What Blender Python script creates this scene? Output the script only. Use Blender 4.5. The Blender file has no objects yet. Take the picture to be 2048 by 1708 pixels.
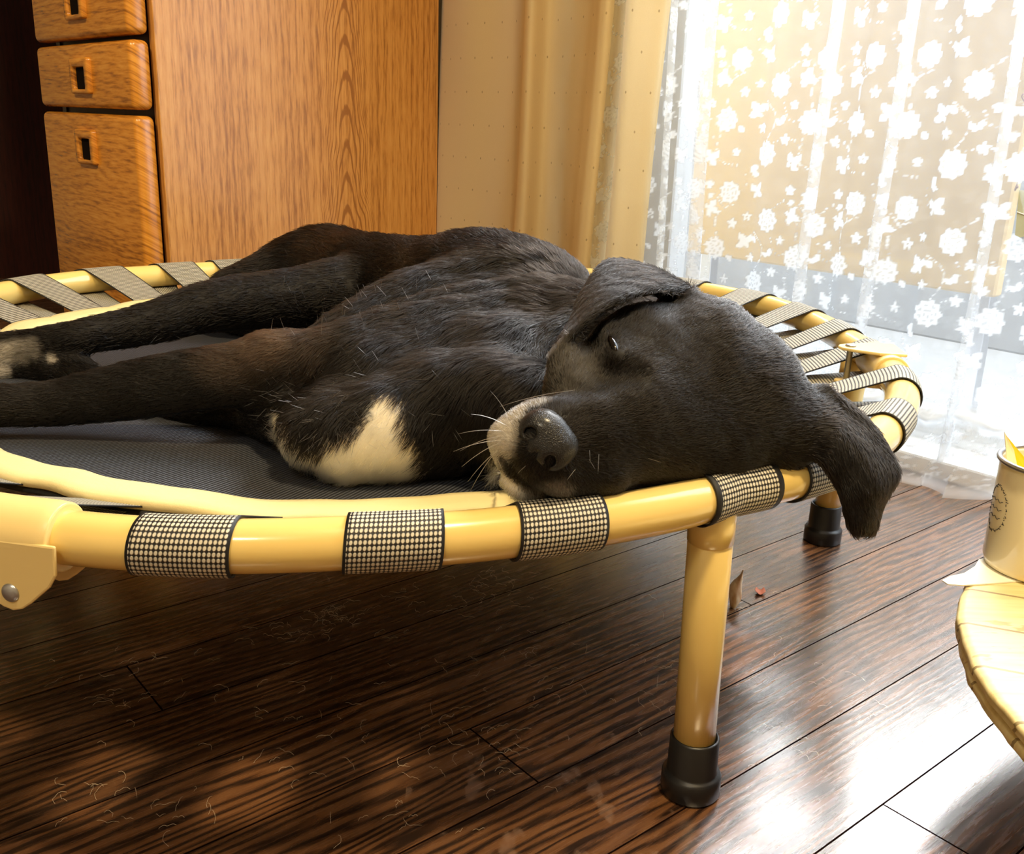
import bpy, bmesh, math, random
import numpy as np
from mathutils import Vector, Matrix
random.seed(7); RNG = np.random.default_rng(7)
scene = bpy.context.scene
COL = scene.collection
V = Vector

# ------------------------------------------------------------------ camera
F_PX = 1980.0; PITCH = math.radians(17.3); ROLL = math.radians(1.9); CAM_H = 0.48
_down = np.array([-math.sin(ROLL)*math.cos(PITCH), math.cos(ROLL)*math.cos(PITCH), math.sin(PITCH)])
_up = -_down
_f = np.array([0, 0, 1.0]); _fwd = _f - _up*(_f@_up); _fwd /= np.linalg.norm(_fwd)
_rt = np.cross(_fwd, _up)
if _rt[0] < 0: _rt = -_rt
MC = np.array([_rt, _fwd, _up])            # camera axes (right, down, forward) -> world
CAMLOC = np.array([0, 0, CAM_H])
def at(x, y, d):                            # a point seen at pixel x,y at depth d
    return CAMLOC + MC@np.array([(x-1024)/F_PX*d, (y-854)/F_PX*d, d])
def onz(x, y, z):
    r = MC@np.array([(x-1024)/F_PX, (y-854)/F_PX, 1.0]); return CAMLOC + r*((z-CAM_H)/r[2])
cam_d = bpy.data.cameras.new('camera'); cam = bpy.data.objects.new('camera', cam_d); COL.objects.link(cam)
cx = MC@np.array([1, 0, 0]); cy = MC@np.array([0, -1, 0]); cz = MC@np.array([0, 0, -1.0])
m = Matrix.Identity(4)
for i in range(3):
    m[i][0] = cx[i]; m[i][1] = cy[i]; m[i][2] = cz[i]; m[i][3] = CAMLOC[i]
cam.matrix_world = m
cam_d.sensor_width = 36; cam_d.lens = F_PX/2048*36; cam_d.clip_start = 0.02
scene.camera = cam

# ------------------------------------------------------------------ light and exposure
scene.view_settings.view_transform = 'Standard'; scene.view_settings.look = 'None'
scene.view_settings.gamma = 1; scene.view_settings.use_curve_mapping = False
scene.view_settings.exposure = 0.58
scene.cycles.use_denoising = True
scene.cycles.use_adaptive_sampling = True; scene.cycles.adaptive_threshold = 0.03
scene.cycles.max_bounces = 10; scene.cycles.transparent_max_bounces = 16
scene.cycles.diffuse_bounces = 4; scene.cycles.glossy_bounces = 4; scene.cycles.transmission_bounces = 6
scene.cycles.sample_clamp_indirect = 4.0; scene.cycles.caustics_reflective = False; scene.cycles.caustics_refractive = False
world = bpy.data.worlds.new('world'); scene.world = world; world.use_nodes = True
bg = world.node_tree.nodes['Background']; bg.inputs[0].default_value = (0.80, 0.90, 1.0, 1); bg.inputs[1].default_value = 6.6
def area(name, loc, target, size, power, color, shape='DISK', size_y=None):
    l = bpy.data.lights.new(name, 'AREA'); l.shape = shape; l.size = size; l.energy = power; l.color = color
    if size_y: l.size_y = size_y
    o = bpy.data.objects.new(name, l); COL.objects.link(o); o.location = loc
    o.rotation_euler = (V(target)-V(loc)).to_track_quat('-Z', 'Y').to_euler(); return o
LAMP = (0.38, 0.20, 2.30)
lamp = area('ceiling_lamp_and_fill', LAMP, (LAMP[0], LAMP[1], 0), 0.22, 32, (1.0, 0.77, 0.44))
fill_light = area('ceiling_lamp_and_fill', (-.5, -1.0, 2.30), (-.5, -1.0, 0), 0.45, 12, (1.0, 0.88, 0.68))  # added fill behind the camera to brighten curtain and cabinet, no known fixture
def spot(name, loc, target, power, color, cone, blend, radius):
    l = bpy.data.lights.new(name, 'SPOT'); l.energy = power; l.color = color; l.spot_size = math.radians(cone); l.spot_blend = blend; l.shadow_soft_size = radius
    o = bpy.data.objects.new(name, l); COL.objects.link(o); o.location = loc; o.rotation_euler = (V(target)-V(loc)).to_track_quat('-Z', 'Y').to_euler(); return o
spot('cabinet_fill_spot', (-1.15, -.25, 2.28), (-.90, 1.70, .42), 125, (1.0, .82, .50), 34, 1.0, .06)  # added fill spot that brightens the drawer fronts, no known fixture
sl = bpy.data.lights.new('sun', 'SUN'); sl.energy = 3.2; sl.angle = math.radians(26); sl.color = (1.0, .97, .93)
so = bpy.data.objects.new('sun', sl); COL.objects.link(so); _az, _el = math.radians(25), math.radians(40)
so.rotation_euler = V((math.sin(_az)*math.cos(_el), math.cos(_az)*math.cos(_el), math.sin(_el))).to_track_quat('Z', 'Y').to_euler()

# room axes: S runs along the window wall (towards the right), T runs out through the window
SW = np.array([0.669, -0.743]); TW = np.array([0.743, 0.669]); L0 = np.array([0.62, 1.318])
def st(s, t, z=0.0):
    p = L0 + SW*s + TW*t; return V((p[0], p[1], z))
def to_st(p):
    d = np.array([p[0], p[1]])-L0; return float(d@SW), float(d@TW)
def on_t(px, py, t):                        # pixel -> (s, z) on the vertical plane T = t
    r = MC@np.array([(px-1024)/F_PX, (py-854)/F_PX, 1.0])
    k = (t + L0@TW - CAMLOC[:2]@TW)/(r[:2]@TW); p = CAMLOC + r*k
    return to_st(p)[0], p[2]
def on_s(px, py, s):
    r = MC@np.array([(px-1024)/F_PX, (py-854)/F_PX, 1.0])
    k = (s + L0@SW - CAMLOC[:2]@SW)/(r[:2]@SW); p = CAMLOC + r*k
    return to_st(p)[1], p[2]
po = area('window_daylight_portal', st(0.16, 0.17, 1.0), st(0.16, -1, 1.0), 1.45, 1, (1, 1, 1), 'RECTANGLE', 1.95)
po.data.cycles.is_portal = True

# ------------------------------------------------------------------ object helpers
def link(name, me, mat=None, parent=None, smooth=True):
    o = bpy.data.objects.new(name, me); COL.objects.link(o)
    if mat: 
        for mm in (mat if isinstance(mat, (list, tuple)) else [mat]): me.materials.append(mm)
    if parent is not None: o.parent = parent
    if smooth and hasattr(me, 'polygons') and len(me.polygons):
        me.polygons.foreach_set('use_smooth', np.ones(len(me.polygons), bool))
    return o
def obj(name, bm, mat=None, parent=None, smooth=True):
    me = bpy.data.meshes.new(name); bm.normal_update(); bm.to_mesh(me); bm.free()
    return link(name, me, mat, parent, smooth)
def tag(o, label, cat, group=None):
    o['label'] = label; o['category'] = cat
    if group: o['group'] = group
    return o
def struct(o): o['kind'] = 'structure'; return o
def empty(name, loc=(0, 0, 0)):
    o = bpy.data.objects.new(name, None); COL.objects.link(o); o.location = loc; o.empty_display_size = .02
    bpy.context.view_layer.update(); return o
def keep(o, parent):                        # world-space mesh under a moved parent
    o.parent = parent; o.matrix_parent_inverse = Matrix.Translation(parent.location).inverted(); return o
def frame_box(bm, o, ax, ay, az, a, b, bev=0, seg=2):
    """box in a frame: corner ranges a..b along axes ax,ay,az from origin o"""
    vs = []
    for i in (a[0], b[0]):
        for j in (a[1], b[1]):
            for k in (a[2], b[2]):
                vs.append(bm.verts.new(V(o)+V(ax)*i+V(ay)*j+V(az)*k))
    q = [(0, 1, 3, 2), (4, 6, 7, 5), (0, 4, 5, 1), (2, 3, 7, 6), (0, 2, 6, 4), (1, 5, 7, 3)]
    fs = [bm.faces.new([vs[i] for i in f]) for f in q]
    bmesh.ops.recalc_face_normals(bm, faces=fs)
    if bev:
        es = list({e for f in fs for e in f.edges})
        bmesh.ops.bevel(bm, geom=es, offset=bev, segments=seg, profile=.5, affect='EDGES')
    return bm
S3 = V((SW[0], SW[1], 0)); T3 = V((TW[0], TW[1], 0)); Z3 = V((0, 0, 1))
def st_box(name, s0, s1, t0, t1, z0, z1, mat, bev=0, parent=None, seg=2, smooth=False):
    bm = bmesh.new(); frame_box(bm, st(0, 0), S3, T3, Z3, (s0, t0, z0), (s1, t1, z1), bev, seg)
    return obj(name, bm, mat, parent, smooth)
def tube_path(bm, pts, rad, n=20, closed=False, cap=True, uv=None):
    pts = [V(p) for p in pts]; N = len(pts); rings = []
    ref = V((0, 0, 1)); prev = None
    for i, p in enumerate(pts):
        a = pts[(i-1) % N] if (closed or i > 0) else p
        b = pts[(i+1) % N] if (closed or i < N-1) else p
        t = (b-a).normalized()
        if prev is None:
            s = t.cross(ref)
            if s.length < 1e-3: s = t.cross(V((1, 0, 0)))
        else: s = prev - t*prev.dot(t)
        s.normalize(); prev = s; u = s.cross(t)
        r = rad[i] if hasattr(rad, '__len__') else rad
        rings.append([bm.verts.new(p+s*math.cos(2*math.pi*k/n)*r+u*math.sin(2*math.pi*k/n)*r) for k in range(n)])
    M_ = N if closed else N-1
    for i in range(M_):
        A = rings[i]; B = rings[(i+1) % N]
        for k in range(n):
            bm.faces.new((A[k], A[(k+1) % n], B[(k+1) % n], B[k]))
    if cap and not closed:
        bm.faces.new(rings[0][::-1]); bm.faces.new(rings[-1])
    return rings
def lathe(bm, prof, c, n=48, axis=None):
    c = V(c); rings = []
    for r, z in prof:
        rings.append([bm.verts.new(c+V((r*math.cos(2*math.pi*k/n), r*math.sin(2*math.pi*k/n), z))) for k in range(n)] if r > 1e-6 else [bm.verts.new(c+V((0, 0, z)))])
    for A, B in zip(rings, rings[1:]):
        for k in range(n):
            k2 = (k+1) % n
            if len(A) == 1 and len(B) == 1: continue
            if len(A) == 1: bm.faces.new((A[0], B[k2], B[k]))
            elif len(B) == 1: bm.faces.new((A[k], A[k2], B[0]))
            else: bm.faces.new((A[k], A[k2], B[k2], B[k]))
    return bm

# ------------------------------------------------------------------ materials
def srgb(r, g, b):
    f = lambda c: ((c/255+.055)/1.055)**2.4 if c/255 > .04045 else c/255/12.92
    return (f(r), f(g), f(b), 1)
class NT:
    def __init__(s, name):
        s.m = bpy.data.materials.new(name); s.m.use_nodes = True; s.t = s.m.node_tree
        s.b = s.t.nodes['Principled BSDF']; s.out = s.t.nodes['Material Output']
    def n(s, kind, **kw):
        nd = s.t.nodes.new(kind)
        for k, v in kw.items():
            if k == 'i':
                for a, b in v.items(): s.put(nd.inputs[a], b)
            else: setattr(nd, k, v)
        return nd
    def put(s, sock, v):
        if isinstance(v, bpy.types.NodeSocket): s.t.links.new(v, sock)
        elif isinstance(v, bpy.types.Node): s.t.links.new(v.outputs[0], sock)
        else: sock.default_value = v
    def math(s, op, a, b=0.0, c=0.0):
        nd = s.n('ShaderNodeMath', operation=op); s.put(nd.inputs[0], a); s.put(nd.inputs[1], b)
        if op in ('MULTIPLY_ADD', 'COMPARE', 'SMOOTH_MIN'): s.put(nd.inputs[2], c)
        return nd.outputs[0]
    def mix(s, fac, a, b):
        nd = s.n('ShaderNodeMix', data_type='RGBA'); s.put(nd.inputs[0], fac); s.put(nd.inputs[6], a); s.put(nd.inputs[7], b); return nd.outputs[2]
    def ramp(s, fac, stops):
        nd = s.n('ShaderNodeValToRGB'); s.put(nd.inputs[0], fac); e = nd.color_ramp.elements
        while len(e) < len(stops): e.new(.5)
        for el, (p, c) in zip(e, stops): el.position = p; el.color = c if hasattr(c, '__len__') else (c, c, c, 1)
        return nd.outputs[0]
    def noise(s, vec, scale=5, detail=4, rough=.5, dist=0):
        nd = s.n('ShaderNodeTexNoise', i={'Scale': scale, 'Detail': detail, 'Roughness': rough, 'Distortion': dist}); s.put(nd.inputs['Vector'], vec); return nd.outputs[0]
    def mapping(s, vec, loc=(0, 0, 0), rot=(0, 0, 0), scale=(1, 1, 1)):
        nd = s.n('ShaderNodeMapping'); s.put(nd.inputs[0], vec); s.put(nd.inputs[1], loc); s.put(nd.inputs[2], rot); s.put(nd.inputs[3], scale); return nd.outputs[0]
    def pos(s): return s.n('ShaderNodeNewGeometry').outputs['Position']
    def uv(s): return s.n('ShaderNodeTexCoord').outputs['UV']
    def xyz(s, x, y, z):
        nd = s.n('ShaderNodeCombineXYZ'); s.put(nd.inputs[0], x); s.put(nd.inputs[1], y); s.put(nd.inputs[2], z); return nd.outputs[0]
    def sep(s, v):
        nd = s.n('ShaderNodeSeparateXYZ'); s.put(nd.inputs[0], v); return nd.outputs
    def dot(s, v, d):
        nd = s.n('ShaderNodeVectorMath', operation='DOT_PRODUCT'); s.put(nd.inputs[0], v); s.put(nd.inputs[1], d); return nd.outputs['Value']
    def bump(s, h, strength=.3, dist=.001):
        nd = s.n('ShaderNodeBump', i={'Strength': strength, 'Distance': dist}); s.put(nd.inputs['Height'], h); s.put(s.b.inputs['Normal'], nd.outputs[0]); return nd
    def set(s, **kw):
        names = {'color': 'Base Color', 'rough': 'Roughness', 'metal': 'Metallic', 'coat': 'Coat Weight', 'coatr': 'Coat Roughness', 'spec': 'Specular IOR Level', 'sheen': 'Sheen Weight', 'sub': 'Subsurface Weight'}
        for k, v in kw.items(): s.put(s.b.inputs[names[k]], v)
        return s.m
def plain(name, col, rough=.5, **kw):
    n = NT(name); return n.set(color=col, rough=rough, **kw)

def mat_floor():
    n = NT('dark_plank_floor'); p = n.pos(); az = math.radians(50.2)
    u = n.dot(p, (math.sin(az), math.cos(az), 0)); v = n.dot(p, (math.cos(az), -math.sin(az), 0))
    W = .0867; vr = n.math('DIVIDE', n.math('ADD', v, .297), W); row = n.math('FLOOR', vr); vf = n.math('SUBTRACT', vr, row)
    ul = n.math('DIVIDE', n.math('ADD', u, n.math('MULTIPLY_ADD', row, .37, .68)), 1.3); col = n.math('FLOOR', ul); uf = n.math('SUBTRACT', ul, col)
    rnd = n.n('ShaderNodeTexWhiteNoise', noise_dimensions='2D'); n.put(rnd.inputs['Vector'], n.xyz(row, col, 0))
    off = n.math('MULTIPLY', rnd.outputs[0], 17.0)
    # grain: stretched noise warped by a broad noise = long dark pores and cathedral figures
    gv = n.xyz(n.math('MULTIPLY', u, 2.2), n.math('MULTIPLY', v, 16.0), off)
    warp = n.noise(gv, 1.3, 3, .55, .4)
    rings = n.math('SINE', n.math('MULTIPLY_ADD', warp, 34.0, n.math('MULTIPLY', v, 620.0)))
    rings = n.math('MULTIPLY_ADD', rings, .5, .5)
    pores = n.noise(n.xyz(n.math('MULTIPLY', u, 28.0), n.math('MULTIPLY', v, 420.0), off), 1, 3, .6)
    g = n.math('ADD', n.math('MULTIPLY', rings, .5), n.math('MULTIPLY', pores, .7))
    base = n.ramp(g, [(.34, srgb(40, 24, 14)), (.5, srgb(80, 52, 31)), (.66, srgb(106, 70, 42)), (.85, srgb(122, 84, 52))])
    tone = n.ramp(rnd.outputs[0], [(0, (.62, .6, .6, 1)), (1, (1.1, 1.04, 1.0, 1))])
    mul = n.n('ShaderNodeMix', data_type='RGBA', blend_type='MULTIPLY'); n.put(mul.inputs[0], 1.0); n.put(mul.inputs[6], base); n.put(mul.inputs[7], tone)
    # dried water marks
    st_ = n.noise(n.mapping(p, loc=(3.1, .4, 0), scale=(34, 22, 1)), 1, 3, .55)
    reg = n.math('LESS_THAN', n.n('ShaderNodeVectorMath', operation='DISTANCE', i={0: p, 1: (0.03, .625, 0)}).outputs['Value'], .10)
    stain = n.math('MULTIPLY', n.ramp(st_, [(.60, 0.0), (.66, .35)]), reg)
    dust = n.ramp(n.noise(n.mapping(p, scale=(6, 6, 1)), 1, 5, .6), [(.4, 0.0), (.8, .10)])
    c = n.mix(stain, mul.outputs[2], srgb(150, 120, 100)); c = n.mix(dust, c, srgb(150, 130, 115))
    gap = n.math('MAXIMUM', n.math('GREATER_THAN', n.math('ABSOLUTE', n.math('SUBTRACT', vf, .5)), .4918), n.math('GREATER_THAN', n.math('ABSOLUTE', n.math('SUBTRACT', uf, .5)), .4994))
    c = n.mix(gap, c, srgb(18, 8, 5))
    n.bump(n.math('SUBTRACT', n.math('MULTIPLY', g, .25), n.math('MULTIPLY', gap, 1.0)), .35, .0012)
    r = n.ramp(pores, [(.3, .20), (.8, .34)])
    n.b.inputs['Coat IOR'].default_value = 1.7; ng = n.math('SUBTRACT', 1.0, gap); return n.set(color=c, rough=r, coat=n.math('MULTIPLY', ng, .8), coatr=.22, spec=n.math('MULTIPLY', ng, .7))
def mat_wood(name, cols, axis, fig=(14, 1.2), gloss=.35, offset=0., pore=260, arch=None, coat=.2, wf=14.):
    """axis: 'z' = vertical grain, 's' = grain along the window-wall axis, 'x' along world x"""
    n = NT(name); p = n.pos()
    if axis == 'z': a = n.sep(p)[2]; b = n.dot(p, (TW[0]+SW[0]*.7, TW[1]+SW[1]*.7, 0))
    elif axis == 's': a = n.dot(p, (SW[0], SW[1], 0)); b = n.math('ADD', n.sep(p)[2], n.dot(p, (TW[0]*.6, TW[1]*.6, 0)))
    else: a = n.sep(p)[0]; b = n.math('ADD', n.sep(p)[1], n.sep(p)[2])
    gv = n.xyz(n.math('MULTIPLY', a, fig[1]), n.math('MULTIPLY', b, fig[0]), offset)
    warp = n.noise(gv, 1, 3, .5, .5)
    rings = n.math('MULTIPLY_ADD', n.math('SINE', n.math('MULTIPLY_ADD', warp, wf, n.math('MULTIPLY', b, 420))), .5, .5)
    pores = n.noise(n.xyz(n.math('MULTIPLY', a, 22), n.math('MULTIPLY', b, pore), 3.0+offset), 1, 3, .6)
    g = n.math('ADD', n.math('MULTIPLY', rings, .13), n.math('MULTIPLY', n.math('ADD', pores, n.math('MULTIPLY', n.math('SUBTRACT', n.noise(n.xyz(n.math('MULTIPLY', a, 1.6), n.math('MULTIPLY', b, 18), 9.), 1, 3), .5), .5)), .9))
    if arch:                                 # one long cathedral figure: nested ogives around a vertical centre line
        bc, w = arch
        db = n.math('DIVIDE', n.math('SUBTRACT', b, bc), w)
        wob = n.math('MULTIPLY', n.math('SUBTRACT', n.noise(n.xyz(n.math('MULTIPLY', a, 5), n.math('MULTIPLY', b, 9), 7.), 1, 2), .5), .9)
        db2 = n.math('ADD', db, wob)
        par = n.math('ADD', n.math('MULTIPLY', n.math('MULTIPLY', db2, db2), 3.2), n.math('MULTIPLY', a, 5.0))
        ln = n.math('MULTIPLY_ADD', n.math('SINE', n.math('MULTIPLY', par, 20.0)), .5, .5)
        ln = n.ramp(ln, [(0, 1.0), (.28, 0.0)])
        mask = n.ramp(n.math('ABSOLUTE', db2), [(.45, 1.0), (1.15, 0.0)])
        g = n.math('SUBTRACT', g, n.math('MULTIPLY', n.math('MULTIPLY', ln, mask), .34))
    c = n.ramp(g, [(.30, cols[0]), (.52, cols[1]), (.8, cols[2])])
    n.bump(g, .15, .0006)
    return n.set(color=c, rough=gloss, coat=coat, coatr=.2)
M = {}
M['floor'] = mat_floor()
M['veneer'] = mat_wood('honey_oak_veneer', (srgb(150, 96, 40), srgb(196, 138, 68), srgb(212, 158, 88)), 'z', fig=(10, .5), arch=(.143+on_s(692, 250, -1.149)[0], .065), gloss=.34, coat=.15)
M['drawer'] = mat_wood('figured_oak_drawer', (srgb(136, 80, 22), srgb(198, 128, 40), srgb(218, 154, 62)), 's', wf=30., fig=(14, 5), gloss=.25, offset=4.)
M['darkwood'] = mat_wood('shade_dark_mahogany', (srgb(26, 6, 3), srgb(52, 14, 7), srgb(66, 22, 12)), 'z', gloss=.5, coat=.1)  # dark wood; the gloom of the cabinet recess is put into this colour
M['edge'] = plain('brown_edge', srgb(120, 84, 62), .35)
M['tube'] = plain('cream_yellow_enamel', srgb(238, 208, 126), .22, coat=.5, coatr=.08)
M['bracket'] = plain('cream_plastic', srgb(240, 214, 146), .33)
M['rubber'] = plain('black_rubber', (.006, .006, .007, 1), .38)
M['steel'] = plain('zinc_steel', (.42, .43, .46, 1), .35, metal=.9)
M['wall'] = plain('cream_wall', srgb(226, 214, 188), .8)
M['pull_shade'] = plain('black_pull_shade', (.003, .0015, .001, 1), .9, spec=.1)
M['white'] = plain('white_paint', srgb(238, 238, 234), .5)
def mat_strap():
    n = NT('dotted_webbing'); uv = n.sep(n.uv())
    u = n.math('FRACT', n.math('DIVIDE', uv[0], .0026)); v = n.math('FRACT', n.math('DIVIDE', uv[1], .0034))
    du = n.math('SUBTRACT', u, .5); dv = n.math('SUBTRACT', v, .5)
    d = n.math('SQRT', n.math('ADD', n.math('MULTIPLY', du, du), n.math('MULTIPLY', dv, dv)))
    h = n.ramp(d, [(.31, 1.0), (.50, 0.0)])
    edge = n.math('GREATER_THAN', n.math('ABSOLUTE', n.math('SUBTRACT', uv[0], .028)), .0264)
    h = n.math('MULTIPLY', h, n.math('SUBTRACT', 1.0, edge))
    n.bump(h, .9, .0010)
    return n.set(color=n.mix(h, srgb(18, 17, 18), srgb(214, 208, 190)), rough=.6)
M['strap'] = mat_strap()
def mat_mesh():
    n = NT('ribbed_grey_mat'); p = n.pos(); s = n.sep(p)
    w = n.noise(n.mapping(p, scale=(3, 3, 3)), 1, 2)
    x = n.math('ADD', n.math('MULTIPLY', s[0], 1.0), n.math('MULTIPLY', s[1], -.45))
    r = n.math('MULTIPLY_ADD', n.math('SINE', n.math('MULTIPLY', x, 2*math.pi/.0037)), .5, .5)
    y = n.math('ADD', n.math('MULTIPLY', s[0], .45), n.math('MULTIPLY', s[1], 1.0))
    r2 = n.math('MULTIPLY_ADD', n.math('SINE', n.math('MULTIPLY', y, 2*math.pi/.0024)), .5, .5)
    h = n.math('MULTIPLY', r, n.math('MULTIPLY_ADD', r2, .25, .75))
    n.bump(h, .8, .0012)
    return n.set(color=n.mix(h, (.004, .004, .006, 1), srgb(80, 84, 94)), rough=.55)
M['mat'] = mat_mesh()
def mat_tape():
    n = NT('cream_border_tape'); h = n.noise(n.mapping(n.pos(), scale=(400, 400, 400)), 1, 2)
    n.bump(h, .3, .0008); return n.set(color=srgb(242, 226, 168), rough=.7)
M['tape'] = mat_tape()
def mat_curtain():
    n = NT('beige_dotted_curtain'); uv = n.sep(n.uv())
    cu = n.math('DIVIDE', uv[0], .042); cv = n.math('DIVIDE', uv[1], .062); row = n.math('FLOOR', cv)
    cu = n.math('ADD', cu, n.math('MULTIPLY', row, .5))
    du = n.math('MULTIPLY', n.math('SUBTRACT', n.math('FRACT', cu), .5), .042); dv = n.math('MULTIPLY', n.math('SUBTRACT', n.math('FRACT', cv), .5), .062)
    d = n.math('SQRT', n.math('ADD', n.math('MULTIPLY', du, du), n.math('MULTIPLY', n.math('MULTIPLY', dv, dv), .35)))
    spot = n.math('MULTIPLY', n.math('LESS_THAN', d, .0013), .6)
    fine = n.noise(n.mapping(n.uv(), scale=(500, 900, 1)), 1, 2)
    c = n.mix(spot, n.mix(fine, srgb(236, 214, 166), srgb(244, 224, 180)), srgb(150, 118, 70))
    n.set(color=c, rough=.8)
    tr = n.n('ShaderNodeBsdfTranslucent'); n.put(tr.inputs[0], c)
    mx = n.n('ShaderNodeMixShader'); mx.inputs[0].default_value = .38
    n.t.links.new(n.b.outputs[0], mx.inputs[1]); n.t.links.new(tr.outputs[0], mx.inputs[2]); n.t.links.new(mx.outputs[0], n.out.inputs[0])
    return n.m
M['curtain'] = mat_curtain()
def mat_lace():
    n = NT('white_floral_lace'); a = n.n('ShaderNodeAttribute', attribute_name='lace')
    uv = n.sep(n.uv())
    net = n.math('MULTIPLY', n.math('SINE', n.math('MULTIPLY', uv[0], 2*math.pi/.0022)), n.math('SINE', n.math('MULTIPLY', uv[1], 2*math.pi/.0022)))
    f = n.math('MULTIPLY_ADD', a.outputs['Fac'], .58, n.math('MULTIPLY_ADD', net, .05, .23))
    di = n.n('ShaderNodeBsdfDiffuse'); di.inputs[0].default_value = (.9, .92, .94, 1)
    tl = n.n('ShaderNodeBsdfTranslucent'); tl.inputs[0].default_value = (.78, .82, .86, 1)
    m1 = n.n('ShaderNodeMixShader'); m1.inputs[0].default_value = .6
    n.t.links.new(di.outputs[0], m1.inputs[1]); n.t.links.new(tl.outputs[0], m1.inputs[2])
    tp = n.n('ShaderNodeBsdfTransparent'); m2 = n.n('ShaderNodeMixShader'); n.put(m2.inputs[0], f)
    n.t.links.new(tp.outputs[0], m2.inputs[1]); n.t.links.new(m1.outputs[0], m2.inputs[2]); n.t.links.new(m2.outputs[0], n.out.inputs[0])
    return n.m
M['lace'] = mat_lace()
def mat_glass():
    n = NT('window_glass'); tp = n.n('ShaderNodeBsdfTransparent'); gl = n.n('ShaderNodeBsdfGlossy'); gl.inputs['Roughness'].default_value = .02
    mx = n.n('ShaderNodeMixShader'); mx.inputs[0].default_value = .06
    n.t.links.new(tp.outputs[0], mx.inputs[1]); n.t.links.new(gl.outputs[0], mx.inputs[2]); n.t.links.new(mx.outputs[0], n.out.inputs[0]); return n.m
M['glass'] = mat_glass()

# ------------------------------------------------------------------ room shell
S_CAB = -1.149                                # plane of the cabinet's side panel
def room():
    struct(st_box('floor', -3.2, 3.0, -3.4, .16, -.05, 0, M['floor']))
    struct(st_box('ceiling', -3.2, 3.0, -3.4, .16, 2.35, 2.42, M['wall']))
    struct(st_box('wall_left', -3.2, -3.1, -3.4, .16, 0, 2.35, M['wall']))
    struct(st_box('wall_right', 2.9, 3.0, -3.4, .16, 0, 2.35, M['wall']))
    struct(st_box('wall_back', -3.1, 2.9, -3.4, -3.3, 0, 2.35, M['wall']))
    bm = bmesh.new(); o = st(0, 0)
    frame_box(bm, o, S3, T3, Z3, (-3.1, .10, 0), (-.70, .16, 2.35))
    frame_box(bm, o, S3, T3, Z3, (.9, .10, 0), (2.9, .16, 2.35))
    frame_box(bm, o, S3, T3, Z3, (-.70, .10, 2.05), (.9, .16, 2.35))
    struct(obj('wall_window', bm, M['wall'], smooth=False))
    bm = bmesh.new()
    for a, b in (((-.70, .10, .03), (-.62, .15, 2.05)), ((.855, .10, .03), (.9, .15, 2.05)), ((-.62, .10, 2.0), (.855, .15, 2.05)), ((-.62, .10, .03), (.855, .15, .075))):
        frame_box(bm, o, S3, T3, Z3, a, b, .003, 1)
    w = struct(obj('window_1', bm, plain('grey_aluminium_frame', srgb(176, 178, 180), .4), smooth=False))
    g = st_box('window_pane', -.62, .855, .122, .127, .075, 2.0, M['glass'], parent=w)
    st_box('window_sill', -.70, .9, .02, .16, 0, .03, M['white'], .004, parent=w)
room()

# ------------------------------------------------------------------ outside the window
def outside():
    g = NT('sunlit_concrete'); c = g.mix(g.noise(g.mapping(g.pos(), scale=(20, 20, 20)), 1, 4), srgb(126, 126, 126), srgb(148, 147, 146)); g.set(color=c, rough=.9)
    o = st_box('ground', -2.5, 3.2, .16, 3.2, -.22, -.10, g.m); struct(o)
    t = NT('tan_board'); c = t.mix(t.noise(t.mapping(t.pos(), scale=(18, 18, 60)), 1, 5, .65), srgb(158, 132, 84), srgb(180, 154, 104)); t.set(color=c, rough=.9)
    sa, za = on_t(1372, 500, .5); sb, zb = on_t(1992, 578, .5)
    bm = bmesh.new(); frame_box(bm, st(0, 0), S3, T3, Z3, (sa, .5, (za+zb)/2-.01), (sb, .53, .84), .004, 1)
    frame_box(bm, st(0, 0), S3, T3, Z3, (sa, .47, .80), (sb, .5, .84), .004, 1)
    p = obj('board_panel', bm, t.m, smooth=False)
    e = empty('screen_board', st((sa+sb)/2, .53, -.10)); keep(p, e)
    for s in (sa+.02, sb-.05): keep(st_box('support_post', s, s+.03, .531, .561, -.10, .84, M['steel'], .002), e)
    tag(e, 'tan weathered board standing outside the window behind the lace curtain', 'screen')
    k = NT('grey_block'); c = k.mix(k.noise(k.mapping(k.pos(), scale=(12, 12, 12)), 1, 4), srgb(100, 103, 108), srgb(118, 121, 126)); k.set(color=c, rough=.9)
    s0, z0 = on_t(1400, 640, .72); 
    bm = bmesh.new(); frame_box(bm, st(0, 0), S3, T3, Z3, (-2.3, 1.5, -.10), (3.0, 1.62, 1.25), .006, 1)
    frame_box(bm, st(0, 0), S3, T3, Z3, (-2.3, 1.47, 1.25), (3.0, 1.65, 1.30), .006, 1)
    struct(obj('wall_garden', bm, k.m, smooth=False))
outside()

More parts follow.
